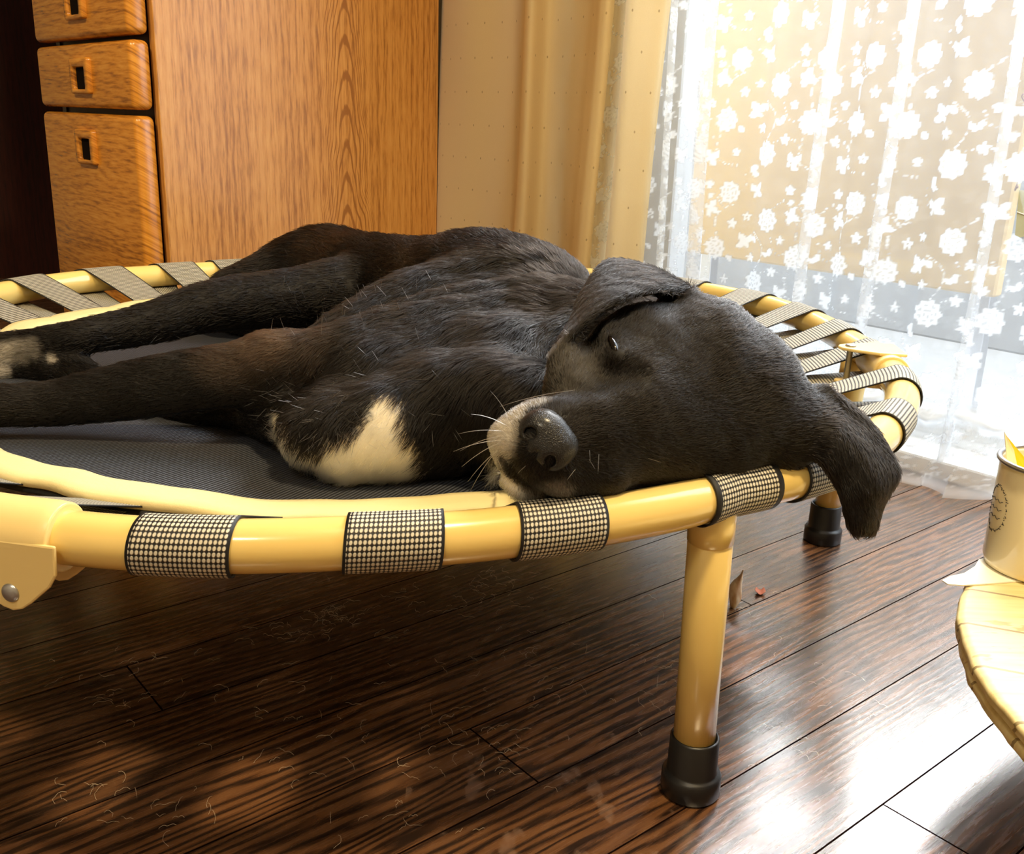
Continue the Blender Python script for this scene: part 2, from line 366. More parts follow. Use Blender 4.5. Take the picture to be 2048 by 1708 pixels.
# ------------------------------------------------------------------ cabinet
def cabinet():
    ct = on_s(321, 261, S_CAB)[0]            # front edge of the side panel
    e = empty('drawer_cabinet', st(S_CAB-.02, ct, 0))
    tag(e, 'tall oak cabinet with a column of three drawers left of the beige curtain', 'cabinet')
    keep(st_box('side_panel', S_CAB-.022, S_CAB, ct, -.035, .0, 2.1, M['veneer'], .0015), e)
    fr = ct-.006                              # back of the drawer fronts
    th = .036
    def z_at(py, px=200): return on_t(px, py, fr-th)[1]
    sl = on_t(88, 270, fr-th)[0]; sr = S_CAB-.004
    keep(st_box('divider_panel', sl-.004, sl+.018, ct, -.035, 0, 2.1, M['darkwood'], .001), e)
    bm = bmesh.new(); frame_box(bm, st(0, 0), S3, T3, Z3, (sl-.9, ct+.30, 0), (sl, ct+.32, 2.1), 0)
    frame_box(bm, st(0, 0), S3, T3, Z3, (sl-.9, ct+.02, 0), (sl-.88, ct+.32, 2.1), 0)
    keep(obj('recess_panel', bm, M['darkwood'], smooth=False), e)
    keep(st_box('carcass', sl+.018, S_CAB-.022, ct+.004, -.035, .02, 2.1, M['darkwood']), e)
    z3 = [(z_at(226), .04), (z_at(90), z_at(216)), (z_at(90)+.012+.165, z_at(74))]
    tops = [(z_at(228), .035), (z_at(82), z_at(217)), (z_at(72)+.16, z_at(72))]
    hp = [(176, 294), (165, 152), (152, 2)]
    for (zt, zb), (hx, hy) in zip(tops, hp):
        bm = bmesh.new(); frame_box(bm, st(0, 0), S3, T3, Z3, (sl, fr-th, zb), (sr, fr, zt), .011, 4)
        d = keep(obj('drawer', bm, M['drawer']), e)
        d['label'] = 'oak drawer front with rounded edges'
        hs, hz = on_t(hx, hy, fr-th)
        # pull: a raised rounded frame; a black block paints in the shade of its opening
        w, h, bw, bt, bb = .046, .031, .017, .016, .008
        bm = bmesh.new(); o = st(0, 0)
        def rr(x0, x1, z0, z1, r, n=5):
            pts = []
            for cxs, czs, a0 in ((x1-r, z1-r, 0), (x0+r, z1-r, 90), (x0+r, z0+r, 180), (x1-r, z0+r, 270)):
                for k in range(n+1):
                    a = math.radians(a0+90*k/n); pts.append((cxs+r*math.cos(a), czs+r*math.sin(a)))
            return pts
        F0 = fr-th; rings = []
        for x0, x1, z0, z1, r, t in ((-w, w, -h, h, .006, F0+.001), (-w, w, -h, h, .006, F0-.0065), (-w+.002, w-.002, -h+.002, h-.002, .005, F0-.0085), (-w+bw-.002, w-bw+.002, -h+bb-.001, h-bt+.003, .005, F0-.0085), (-w+bw, w-bw, -h+bb, h-bt, .005, F0-.0065), (-w+bw, w-bw, -h+bb, h-bt, .005, F0-.0008)):
            rings.append([bm.verts.new(st(hs+x, t, hz+z)) for x, z in rr(x0, x1, z0, z1, r)])
        for A, B in zip(rings, rings[1:]):
            for k in range(len(A)): bm.faces.new((A[k], A[(k+1) % len(A)], B[(k+1) % len(A)], B[k]))
        bmesh.ops.recalc_face_normals(bm, faces=bm.faces)
        bpy.context.view_layer.update()
        pl = obj('drawer_pull', bm, M['drawer']); pl.parent = d; pl.matrix_parent_inverse = d.matrix_world.inverted()
        bm = bmesh.new(); frame_box(bm, o, S3, T3, Z3, (hs-w+bw-.001, F0-.0012, hz-h+bb-.001), (hs+w-bw+.001, F0+.002, hz+h-bt+.001))
        hl = obj('pull_shade_block', bm, M['pull_shade'], smooth=False); hl.parent = d; hl.matrix_parent_inverse = d.matrix_world.inverted()
    return e
cabinet()

# ------------------------------------------------------------------ curtains
def sheet(name, prof, z0, z1, nz, mat, lean=None, parent=None, fine=None):
    """prof: list of (s, t); lean(z) -> ds factor"""
    L = [0]
    for a, b in zip(prof, prof[1:]): L.append(L[-1]+math.hypot(a[0]-b[0], a[1]-b[1]))
    zs = np.linspace(z0, z1, nz); n = len(prof)
    co = np.zeros((nz, n, 3)); uv = np.zeros((nz, n, 2))
    P = np.array(prof)
    for j, z in enumerate(zs):
        s, t = P[:, 0].copy(), P[:, 1].copy()
        if lean is not None: s, t = lean(s, t, z)
        co[j, :, 0] = L0[0]+SW[0]*s+TW[0]*t; co[j, :, 1] = L0[1]+SW[1]*s+TW[1]*t; co[j, :, 2] = z
        uv[j, :, 0] = L; uv[j, :, 1] = z
    return grid_mesh(name, co, uv, mat, parent)
def grid_mesh(name, co, uv, mat, parent=None, closed_u=False):
    nz, n = co.shape[:2]
    idx = np.arange(nz*n).reshape(nz, n)
    if closed_u: a = idx[:-1, :]; b = np.roll(idx, -1, 1)[:-1, :]; c = np.roll(idx, -1, 1)[1:, :]; d = idx[1:, :]
    else: a = idx[:-1, :-1]; b = idx[:-1, 1:]; c = idx[1:, 1:]; d = idx[1:, :-1]
    f = np.stack([a, b, c, d], -1).reshape(-1, 4)
    me = bpy.data.meshes.new(name); me.vertices.add(nz*n); me.vertices.foreach_set('co', co.reshape(-1).astype(np.float32))
    me.loops.add(f.size); me.polygons.add(len(f)); me.loops.foreach_set('vertex_index', f.reshape(-1).astype(np.int32))
    me.polygons.foreach_set('loop_start', np.arange(0, f.size, 4, dtype=np.int32)); me.update(calc_edges=True)
    ul = me.uv_layers.new(name='UVMap'); ul.data.foreach_set('uv', uv.reshape(-1, 2)[f.reshape(-1)].reshape(-1).astype(np.float32))
    me.validate(); return link(name, me, mat, parent)
def smooth_prof(ctrl, n):
    """Catmull-Rom through control points, n samples per span"""
    out = []; c = [np.array(p, float) for p in ctrl]; c = [2*c[0]-c[1]]+c+[2*c[-1]-c[-2]]
    for i in range(1, len(c)-2):
        for k in range(n):
            t = k/n; p0, p1, p2, p3 = c[i-1:i+3]
            out.append(tuple(.5*((2*p1)+(-p0+p2)*t+(2*p0-5*p1+4*p2-p3)*t*t+(-p0+3*p1-3*p2+p3)*t**3)))
    out.append(tuple(c[-2])); return out
def curtains():
    def s_(px, t): return on_t(px, 250, t)[0]
    TB = -.045
    ctrl = [(s_(872, TB+.02), TB+.03), (s_(884, TB), TB), (s_(930, TB), TB-.012), (s_(985, TB), TB+.002), (s_(1040, TB), TB-.010), (s_(1064, TB), TB-.034),
            (s_(1080, TB), TB-.030), (s_(1092, TB+.03), TB+.02), (s_(1120, TB+.03), TB+.026), (s_(1150, TB), TB+.004), (s_(1178, TB), TB-.014), (s_(1199, TB), TB-.024), (s_(1207, TB), TB-.010),
            (s_(1206, TB+.05), TB+.052), (s_(1224, TB+.05), TB+.060), (s_(1238, TB+.03), TB+.030), (s_(1240, TB), TB-.012), (s_(1262, TB), TB-.026), (s_(1282, TB), TB-.006), (s_(1298, TB), TB+.010), (s_(1312, TB), TB+.004)]
    def lean(s, t, z):
        k = (z-.45); s = s + .045*k*((s-ctrl[0][0])*1.0+.25)*1.2
        return s, t + .004*np.sin(z*5+s*30)
    c = sheet('beige_curtain', smooth_prof(ctrl, 8), .02, 2.02, 60, M['curtain'], lean)
    tag(c, 'heavy beige curtain with tiny dots gathered between cabinet and lace', 'curtain')
    # lace
    tw, thh, q = 150, 200, 1.0               # tile in mm
    T = np.zeros((thh, tw)); yy, xx = np.mgrid[0:thh, 0:tw].astype(float)
    def wrap(cx, cy): return (xx-cx+tw/2) % tw - tw/2, (yy-cy+thh/2) % thh - thh/2
    def ros(cx, cy, r):
        dx, dy = wrap(cx, cy); d = np.hypot(dx, dy); a = np.arctan2(dy, dx)
        edge = r*(1+.09*np.cos(9*a)); m_ = np.clip((edge-d)/1.2+.5, 0, 1)
        hole = (np.abs(d-r*.62) < r*.09)*(np.cos(7*a) > -.2)+(np.abs(d-r*.28) < r*.09)*(np.cos(5*a+1) > -.1)
        np.maximum(T, m_*(1-.55*np.clip(hole, 0, 1)), out=T)
    def leaf(cx, cy, ang, l, w):
        dx, dy = wrap(cx, cy); ca, sa = math.cos(ang), math.sin(ang); u = (dx*ca+dy*sa)/l; v = (-dx*sa+dy*ca)
        wd = w*np.clip(np.sin(np.clip(u, 0, 1)*math.pi), 0, 1)**.8; np.maximum(T, np.clip((wd-np.abs(v))/1.0+.5, 0, 1)*((u > 0) & (u < 1)), out=T)
    def star(cx, cy, r, n=5):
        for k in range(n): leaf(cx, cy, 2*math.pi*k/n+.3, r, r*.28)
    def dots(pts, r=1.3, step=5):
        for (x0, y0), (x1, y1) in zip(pts, pts[1:]):
            n = max(1, int(math.hypot(x1-x0, y1-y0)/step))
            for k in range(n):
                dx, dy = wrap(x0+(x1-x0)*k/n, y0+(y1-y0)*k/n); np.maximum(T, np.clip(r-np.hypot(dx, dy)+.5, 0, 1), out=T)
    ros(35, 40, 18); ros(108, 88, 17); ros(52, 140, 17); ros(125, 178, 16)
    for cx, cy, a in ((84, 28, .5), (10, 100, 2.2), (92, 152, -.4), (20, 180, 1.)):
        leaf(cx, cy, a, 20, 5.5); leaf(cx, cy, a+1.3, 16, 5); leaf(cx, cy, a-1.2, 16, 5); leaf(cx, cy, a+3.2, 9, 3)
    leaf(60, 84, 1.2, 15, 4.5); leaf(60, 84, 2.6, 13, 4); leaf(140, 70, 2.4, 14, 4.5); leaf(20, 112, -.6, 14, 4.5); leaf(86, 168, .3, 12, 4); leaf(8, 10, 1.1, 15, 5); leaf(8, 10, -.3, 13, 4.5); star(70, 62, 9); star(135, 130, 9); star(20, 78, 8); star(80, 112, 8); star(130, 40, 8); star(88, 188, 9); star(8, 142, 7)
    def arc(x0, y0, x1, y1, bend, n=8):
        return [(x0+(x1-x0)*t-(y1-y0)*bend*math.sin(t*math.pi), y0+(y1-y0)*t+(x1-x0)*bend*math.sin(t*math.pi)) for t in np.linspace(0, 1, n)]
    dots(arc(50, 58, 100, 20, .4)); dots(arc(108, 106, 60, 120, .5)); dots(arc(100, 70, 140, 20, -.4), 1.2); dots(arc(60, 158, 120, 150, .35)); dots(arc(35, 60, 20, 120, -.35), .9, 2.2); dots(arc(110, 106, 135, 160, .3), .9, 2.2); dots(arc(30, 180, 0, 215, .3), 1.2)
    s0, s1 = -.80, .86; step = .0024
    ss = np.arange(s0, s1, step); zs = np.concatenate([np.arange(0.045, .86, step), np.arange(.88, 2.04, .03)])
    S, Z = np.meshgrid(ss, zs)
    pl = [(on_t(1428, 300, 0)[0], 1.), (on_t(1520, 300, 0)[0], -.25), (on_t(1650, 300, 0)[0], 1.), (on_t(1722, 300, 0)[0], .2), (on_t(1795, 300, 0)[0], 1.), (on_t(1890, 300, 0)[0], .2), (on_t(2003, 300, 0)[0], 1.), (.25, 1.), (.5, 1.), (.72, 1.), (on_t(1345, 300, 0)[0], .8), (on_t(1290, 300, 0)[0], 1)]
    Tt = .006*np.sin(S*19+.6)+.004*np.sin(S*47+Z*2.)
    warp = S.copy()
    for c0, a in pl:
        cc = c0+.012*np.sin(Z*4+c0*9)*.6
        x = (S-cc)/.011
        Tt = Tt-.036*a*np.exp(-x*x)
        warp = warp-.024*a*np.tanh(x)*np.exp(-(x/2.6)**2)*(1 if a > .5 else 0)
    T3_ = Tt
    arcl = np.concatenate([np.zeros((len(zs), 1)), np.cumsum(np.hypot(np.diff(warp, axis=1), np.diff(T3_, axis=1)), 1)], 1)
    co = np.stack([L0[0]+SW[0]*warp+TW[0]*T3_, L0[1]+SW[1]*warp+TW[1]*T3_, Z], -1)
    uv = np.stack([arcl, Z], -1)
    lc = grid_mesh('lace_curtain', co, uv, M['lace'])
    xi = (arcl*1000) % tw; yi = (Z*1000*1.0) % thh
    val = T[np.clip(yi.astype(int), 0, thh-1), np.clip(xi.astype(int), 0, tw-1)]
    val = np.maximum(val, np.clip((.075-Z)/.01, 0, .5))
    at_ = lc.data.attributes.new('lace', 'FLOAT', 'POINT'); at_.data.foreach_set('value', val.reshape(-1).astype(np.float32))
    tag(lc, 'sheer white lace curtain with flower pattern hanging before the window', 'curtain')
    # ruffle along the hem
    ss = np.arange(s0, s1, .003); zs = np.linspace(.004, .135, 50); S, Z = np.meshgrid(ss, zs)
    w = np.clip((.115-Z)/.115, 0, 1)
    ph = S*52+1.6*np.sin(S*9)
    Tt = -.016-(.006+.026*w)*(.6+.5*np.sin(S*21))*np.sin(ph)-.022*w-.010*np.exp(-((Z-.108)/.008)**2)*(1+.5*np.sin(ph*2.1))
    warp = S+.008*w*np.sin(ph*2+.5)
    Zt = Z+.006*np.sin(ph+.8)*(1-w)+.004*np.sin(S*31)
    co = np.stack([L0[0]+SW[0]*warp+TW[0]*Tt, L0[1]+SW[1]*warp+TW[1]*Tt, np.maximum(Zt, .002)], -1)
    arcl = np.concatenate([np.zeros((len(zs), 1)), np.cumsum(np.hypot(np.diff(warp, axis=1), np.diff(Tt, axis=1)), 1)], 1)
    rf = grid_mesh('ruffle', co, np.stack([arcl, Z], -1), M['lace'], lc)
    xi = (arcl*1000*1.6) % tw; yi = (Z*1600+60) % thh
    val = T[np.clip(yi.astype(int), 0, thh-1), np.clip(xi.astype(int), 0, tw-1)]*.9
    val = np.maximum(val, np.exp(-((Z-.108)/.010)**2)*.95); val = np.maximum(val, np.exp(-((Z-.012)/.010)**2)*.9)
    at_ = rf.data.attributes.new('lace', 'FLOAT', 'POINT'); at_.data.foreach_set('value', val.reshape(-1).astype(np.float32))
curtains()

0 and print('BOARDTOP', on_t(1372,0,.5), on_t(1990,0,.5), 'drawer', on_t(88,270,-.67), on_t(320,270,-.67))

# ------------------------------------------------------------------ the raised bed
RC = np.array([-.149, 1.0865]); RZ = .24; RT = .016
_rad = [(-110, .572), (-97, .569), (-91, .565), (-84, .557), (-78.7, .555), (-73.5, .551), (-67, .548), (-61, .545), (-56.5, .5385), (-51, .543), (-44, .549), (-30, .546), (-16, .548), (-5, .545), (6, .546), (17, .562), (24, .572), (31, .580), (45, .578), (65, .56), (90, .548), (110, .54), (131, .538), (137, .544), (142, .553), (148, .560), (153, .561), (160, .556), (175, .555), (195, .56), (215, .565), (235, .57)]
_ra = np.array([a for a, r in _rad]+[250.]); _rr = np.array([r for a, r in _rad]+[.572])
def rim_r(deg):
    d = (deg+110) % 360-110; return float(np.interp(d, _ra, _rr))
def rim(deg, dr=0, dz=0):
    a = math.radians(deg); r = rim_r(deg)+dr; return V((RC[0]+r*math.cos(a), RC[1]+r*math.sin(a), RZ+dz))
MAT_R = .452
def mat_z(r): return .2205-.016*max(0, 1-(r/MAT_R)**2)
STRAPS = [-105.5, -93.5, -81.6, -71.1, -56.1, -47.1, -30.5, -16.5, -3, 8.5, 20.5, 32, 44, 56, 68, 80, 92, 104, 116, 125, 134, 145, 157, 169, 181, 193, 205, 217, 229, 241]
def mat_r(deg):
    d = min(abs((deg-s+180) % 360-180) for s in STRAPS); c = math.cos(math.radians(deg+90)); return MAT_R+(.021*max(0, c)+.008*max(0, math.cos(math.radians(deg-155))))-(.010-.006*max(0, c))*min(1, (d/6.0))**2+.001*math.sin(math.radians(deg*7))
def bed():
    e = empty('raised_pet_bed', (RC[0], RC[1], 0))
    tag(e, 'round raised dog bed with cream yellow tube frame and grey webbed mat', 'pet bed')
    bm = bmesh.new()
    deg = [(-110+k*1.0) for k in range(360)]
    pts = [rim(d) for d in deg]
    for _ in range(2): pts = [(pts[i-1]+pts[i]*2+pts[(i+1) % 360])/4 for i in range(360)]
    tube_path(bm, pts, RT, 28, closed=True); keep(obj('frame_rim', bm, M['tube']), e)
    # legs: T joint, tube, rubber foot
    for k, (deg_, lx, ly) in enumerate([(-57.6, .138, .624), (3.0, .383, 1.118), (64, None, None), (124, None, None), (184, None, None), (-118, None, None)]):
        p = rim(deg_, -.002)
        if lx is None: fx, fy = p.x, p.y
        else: fx, fy = lx, ly
        if k == 0: fx, fy = p.x+.004, p.y+.002
        bm = bmesh.new(); top = V((p.x, p.y, RZ-.002)); low = V((fx, fy, .012))
        d = (low-top)
        ts = [0, .10, .142, .146, .150, .154, .5, 1]; rs = [.0165, .0165, .0163, .0148, .0148, .0157, .0155, .0155]
        tube_path(bm, [top+d*t for t in ts], rs, 28)
        lg = keep(obj('leg', bm, M['tube']), e)
        bm = bmesh.new(); lathe(bm, [(0, 0), (.0205, 0), (.0222, .002), (.0222, .016), (.0208, .0185), (.0192, .019), (.0186, .0205), (.0182, .047), (.0172, .0485), (.0160, .0485), (.0158, .040)], (fx, fy, 0), 40)
        ft = obj('rubber_foot', bm, M['rubber']); ft.parent = lg; bpy.context.view_layer.update(); ft.matrix_parent_inverse = lg.matrix_world.inverted()
    # mat
    N = 360; R_ = 40; co = np.zeros((R_, N, 3)); uv = np.zeros((R_, N, 2))
    for j in range(R_):
        for i in range(N):
            a = i; rr = mat_r(a)*j/(R_-1); z = mat_z(rr)+.0015*math.sin(math.radians(a*9))*(j/(R_-1))**4
            co[j, i] = (RC[0]+rr*math.cos(math.radians(a)), RC[1]+rr*math.sin(math.radians(a)), z)
    mt = grid_mesh('mat_fabric', co, uv, M['mat'], None, True); keep(mt, e)
    mo = mt.modifiers.new('thick', 'SOLIDIFY'); mo.thickness = .0022; mo.offset = -1
    # border tape: a folded flat loop lying on the mat edge
    co = np.zeros((9, N, 3)); uv = np.zeros((9, N, 2))
    for i in range(N):
        R0 = mat_r(i); a = math.radians(i); zz = .0015*math.sin(math.radians(i*9))
        wob = .0016*math.sin(i*.31)+.001*math.sin(i*.83)
        prof = [(-.030, .0006), (-.029, .0034), (-.020, .0042), (-.008, .0044), (.0015, .0040), (.0035, .0015), (.0035, -.0025), (.001, -.0045), (-.024, -.0045)]
        for j, (dr, dz) in enumerate(prof):
            r = R0+dr+wob*(1 if j < 7 else 0); co[j, i] = (RC[0]+r*math.cos(a), RC[1]+r*math.sin(a), mat_z(min(r, MAT_R))+dz+zz)
    keep(grid_mesh('border_tape', co, uv, M['tape'], None, True), e)
    bm = bmesh.new(); tube_path(bm, [V((RC[0]+(mat_r(i)+.0022)*math.cos(math.radians(i)), RC[1]+(mat_r(i)+.0022)*math.sin(math.radians(i)), mat_z(MAT_R)-.0052)) for i in range(N)], .0021, 8, closed=True)
    keep(obj('black_binding', bm, plain('black_binding_cord', (.012, .011, .011, 1), .8)), e)
    # webbing straps wound over the rim
    for q, a0 in enumerate(STRAPS):
        W = .056; nU = 15; skew = 3.4 if 90 < a0 < 240 else .5 if a0 < -20 else 1.6
        if -60 < a0 < -52: W = .062
        path = []                             # (dr from rim centre, z, angle shift)
        gap = rim_r(a0)-mat_r(a0)
        r_ = RT+.0016
        path.append((-gap-.012, mat_z(MAT_R)-.0030-RZ, 0)); path.append((-gap+.003, mat_z(MAT_R)+.0-RZ, .05))
        tang = math.radians(104)
        p0 = np.array([r_*math.cos(tang), r_*math.sin(tang)]); m0 = np.array([-gap+.003, mat_z(MAT_R)+.0-RZ])
        for t in np.linspace(.12, 1, 8)[:-1]: path.append((*(m0+(p0-m0)*t), .05+.5*t))
        for k in range(25):
            th = tang-(tang+math.radians(104))*k/24; path.append((r_*math.cos(th), r_*math.sin(th), .55+.9*k/24))
        p1 = np.array([r_*math.cos(-tang), r_*math.sin(-tang)]); m1 = np.array([-gap-.012, mat_z(MAT_R)-.006-RZ])
        for t in np.linspace(0, 1, 8)[1:]: path.append((*(p1+(m1-p1)*t), 1.45+.9*t))
        n = len(path); co = np.zeros((n, nU, 3)); uv = np.zeros((n, nU, 2)); L = 0; prev = None
        for j, (dr, dz, sh) in enumerate(path):
            if prev is not None: L += math.hypot(dr-prev[0], dz-prev[1])
            prev = (dr, dz)
            for i in range(nU):
                u = (i/(nU-1)-.5)*W
                rr0 = rim_r(a0); ac = a0 + math.degrees(u/rr0) + (sh-1.0)*skew*(-1 if 90 < a0 < 240 else 1)*(-1)
                a = math.radians(ac); r = rim_r(ac)+dr
                co[j, i] = (RC[0]+r*math.cos(a), RC[1]+r*math.sin(a), RZ+dz); uv[j, i] = (u+.028, L)
        s = grid_mesh('webbing_strap', co, uv, M['strap']); keep(s, e)
        mo = s.modifiers.new('thick', 'SOLIDIFY'); mo.thickness = .0012; mo.offset = 0
    # folding hinges
    def hinge(deg, near):
        if near:
            bm = bmesh.new(); tube_path(bm, [rim(deg+d) for d in np.linspace(-6.5, 2.7, 14)], [.0200]+[.0212]*12+[.0205], 32, cap=True)
            # hanging cheek plates either side of the tube
            c = rim(deg+.3); t = (rim(deg+1.2)-rim(deg-.8)).normalized(); o = V((math.cos(math.radians(deg)), math.sin(math.radians(deg)), 0))
            prof = [(-.050, .004), (.032, .004), (.031, -.014), (.026, -.022), (.0125, -.034), (.006, -.0385), (0, -.0400), (-.006, -.0385), (-.016, -.033), (-.050, -.030)]
            for off, th in ((.0185, .0026), (-.0211, .0026)):
                A = [bm.verts.new(c+t*x+Z3*z+o*off) for x, z in prof]; B = [bm.verts.new(c+t*x+Z3*z+o*(off+th)) for x, z in prof]
                bm.faces.new(A[::-1]); bm.faces.new(B)
                for k in range(len(A)): bm.faces.new((A[k], A[(k+1) % len(A)], B[(k+1) % len(A)], B[k]))
            bmesh.ops.recalc_face_normals(bm, faces=bm.faces)
            h = keep(obj('hinge_bracket', bm, M['bracket']), e); h.data.polygons.foreach_set('use_smooth', np.array([len(p.vertices) == 4 for p in h.data.polygons]))
            mo = h.modifiers.new('bev', 'BEVEL'); mo.width = .0012; mo.segments = 2; mo.limit_method = 'ANGLE'; mo.angle_limit = .7
            bm = bmesh.new(); rc = c+Z3*(-.0285)+o*.021
            bmesh.ops.create_uvsphere(bm, u_segments=24, v_segments=12, radius=.0058, matrix=Matrix.Translation(rc) @ Matrix.Rotation(math.radians(deg), 4, 'Z') @ Matrix.Diagonal((.45, 1, 1, 1)))
            tube_path(bm, [rc-o*.045, rc], .003, 12)
            rv = obj('rivet', bm, M['steel']); rv.parent = h; bpy.context.view_layer.update(); rv.matrix_parent_inverse = h.matrix_world.inverted()
        else:
            # seen from inside: curved cover over the tube, flat tongue reaching inwards, pin and lower jaw
            bm = bmesh.new(); tube_path(bm, [rim(deg+d) for d in np.linspace(-3.6, 4.6, 12)], .0188, 28)
            h0 = rim(deg+.3); t = (rim(deg+1.5)-rim(deg-1.5)).normalized(); o = V((math.cos(math.radians(deg)), math.sin(math.radians(deg)), 0))
            def plate(z0, z1, prof):
                A = [bm.verts.new(h0+o*x+t*y+Z3*z0) for x, y in prof]; B = [bm.verts.new(h0+o*x+t*y+Z3*z1) for x, y in prof]
                bm.faces.new(A[::-1]); bm.faces.new(B)
                for k in range(len(A)): bm.faces.new((A[k], A[(k+1) % len(A)], B[(k+1) % len(A)], B[k]))
            tongue = [(.016, -.026), (.016, .026), (-.012, .026), (-.034, .016), (-.046, .008), (-.049, 0), (-.046, -.008), (-.034, -.016), (-.012, -.026)]
            plate(.0165, .0200, tongue); plate(-.0200, -.0165, [(x, y*.8) for x, y in tongue])
            bmesh.ops.recalc_face_normals(bm, faces=bm.faces)
            h = keep(obj('hinge_bracket', bm, M['bracket'], smooth=True), e)
            h.data.polygons.foreach_set('use_smooth', np.array([len(p.vertices) == 4 and p.area < 4e-5 for p in h.data.polygons]))
            mo = h.modifiers.new('bev', 'BEVEL'); mo.width = .0012; mo.segments = 2; mo.limit_method = 'ANGLE'; mo.angle_limit = .7
            bm = bmesh.new(); c = h0-o*.036; lathe(bm, [(0, -.021), (.0032, -.021), (.0032, .0203), (.0058, .0204), (.0052, .0218), (0, .0222)], c, 20)
            rv = obj('rivet', bm, M['steel']); rv.parent = h; bpy.context.view_layer.update(); rv.matrix_parent_inverse = h.matrix_world.inverted()
    hinge(-103.5, True); hinge(-6, False)
    hinge(76, False); hinge(180, False)
bed()

# ------------------------------------------------------------------ stand, mug, paper, leaf, twigs, hairs
def stand():
    H = .14; c = V((.65, .539, 0)); R = .338
    n = NT('cream_painted_board'); p = n.pos(); s = n.sep(p)
    y = n.dot(p, (.33, .944, 0)); bd = n.math('DIVIDE', n.math('ADD', y, .0205), .062); fr = n.math('FRACT', bd)
    gap = n.math('LESS_THAN', n.math('MINIMUM', fr, n.math('SUBTRACT', 1.0, fr)), .022)
    gr = n.noise(n.mapping(p, rot=(0, 0, .34), scale=(9, 120, 60)), 1, 4, .6)
    chip = n.ramp(n.noise(n.mapping(p, loc=(2, 5, 0), scale=(34, 80, 60)), 1, 3, .5), [(.63, 0.0), (.67, .55)])
    cc = n.mix(chip, n.ramp(gr, [(.3, srgb(226, 204, 138)), (.6, srgb(240, 224, 168))]), srgb(176, 132, 66))
    cc = n.mix(n.math('MULTIPLY', gap, .7), cc, srgb(110, 84, 44))
    n.bump(n.math('SUBTRACT', n.math('MULTIPLY', gr, .5), gap), .5, .0016); n.set(color=cc, rough=.5)
    e = empty('round_plant_stand', c); tag(e, 'round cream painted wooden stand with mug on its left edge', 'stand')
    def rough_disc(z0, z1, R, seed):
        r_ = random.Random(seed); bm = bmesh.new(); N = 220; prof = [(0, z1), (R-.006, z1), (R-.0015, z1-.0015), (R, z1-.004), (R-.0006, (z0+z1)/2), (R, z0+.003), (R-.003, z0), (0, z0)]
        lathe(bm, prof, c, N)
        for v in bm.verts:
            d = v.co-c; d.z = 0
            if d.length > R-.02:
                a = math.atan2(d.y, d.x); k = .0006*math.sin(a*23+seed)+.0004*math.sin(a*57+seed)+.0006*r_.uniform(-1, 1); v.co += d.normalized()*k
        bmesh.ops.recalc_face_normals(bm, faces=bm.faces); return bm
    keep(obj('top_board', rough_disc(H-.011, H, R, 1), n.m), e)
    keep(obj('lower_board', rough_disc(H-.022, H-.0115, R-.0012, 2), n.m), e)
    bm = bmesh.new(); lathe(bm, [(0, H-.022), (.17, H-.022), (.155, .06), (.16, .0), (0, 0)], c, 48); bmesh.ops.recalc_face_normals(bm, faces=bm.faces)
    keep(obj('pedestal', bm, M['darkwood']), e)
    # enamel mug
    mc = onz(2062, 1150, H); mc = V((mc[0]+.010, mc[1]+.012, H)); r = .0415; h = .092
    e = empty('enamel_mug', mc); tag(e, 'cream enamel mug with dark steel rim standing on the round stand', 'mug')
    en = plain('cream_enamel', srgb(238, 226, 190), .18, coat=.6, coatr=.05)
    bm = bmesh.new(); lathe(bm, [(0, .0005), (r-.006, .0005), (r-.0015, .003), (r, .008), (r, h-.003), (r-.0012, h), (r-.0026, h-.003), (r-.0026, .006), (r-.008, .003), (0, .003)], mc, 64); bmesh.ops.recalc_face_normals(bm, faces=bm.faces)
    keep(obj('cup_body', bm, en), e)
    bm = bmesh.new(); tube_path(bm, [mc+V(((r+.0006)*math.cos(2*math.pi*k/64), (r+.0006)*math.sin(2*math.pi*k/64), h)) for k in range(64)], .0022, 12, closed=True); keep(obj('steel_rim', bm, M['steel']), e)
    bm = bmesh.new(); hd = []
    for k in range(15):
        a = math.pi*k/14; hd.append(mc+V((.85, -.3, 0)).normalized()*(r-.001+.026*math.sin(a))+Z3*(.047+.026*math.cos(a)))
    tube_path(bm, hd, .0045, 12); keep(obj('handle', bm, en), e)
    # line drawing on the mug's left side: an oval wreath of short strokes
    bm = bmesh.new(); ink = plain('black_ink', (.02, .02, .02, 1), .5)
    a0 = math.radians(177); rnd = random.Random(3)
    def on_mug(u, z): a = a0+u/r; return mc+V(((r+.0003)*math.cos(a), (r+.0003)*math.sin(a), z))
    for k in range(60):
        t = 2*math.pi*k/60; u = .014*math.cos(t); z = .052+.019*math.sin(t)
        du, dz = rnd.uniform(-.0016, .0016), rnd.uniform(-.0016, .0016); tube_path(bm, [on_mug(u, z), on_mug(u+du+.001, z+dz)], .00028, 5)
    for z in (.045, .052, .059):
        tube_path(bm, [on_mug(u, z+.001*math.sin(u*900)) for u in np.linspace(-.009, .009, 14)], .00025, 5)
    keep(obj('line_drawing', bm, ink), e)
    # folded yellow paper standing in the mug
    bm = bmesh.new(); yel = plain('bright_yellow_paper', srgb(252, 206, 10), .45); ivo = plain('ivory_paper', srgb(250, 240, 196), .6)
    tip = V(at(2010, 866, .735)); b1 = V(at(2018, 990, .745)); b2 = V(at(2066, 1010, .77)); b3 = V(at(2078, 985, .80)); b0 = V(at(2006, 985, .75))
    low = mc+Z3*.012
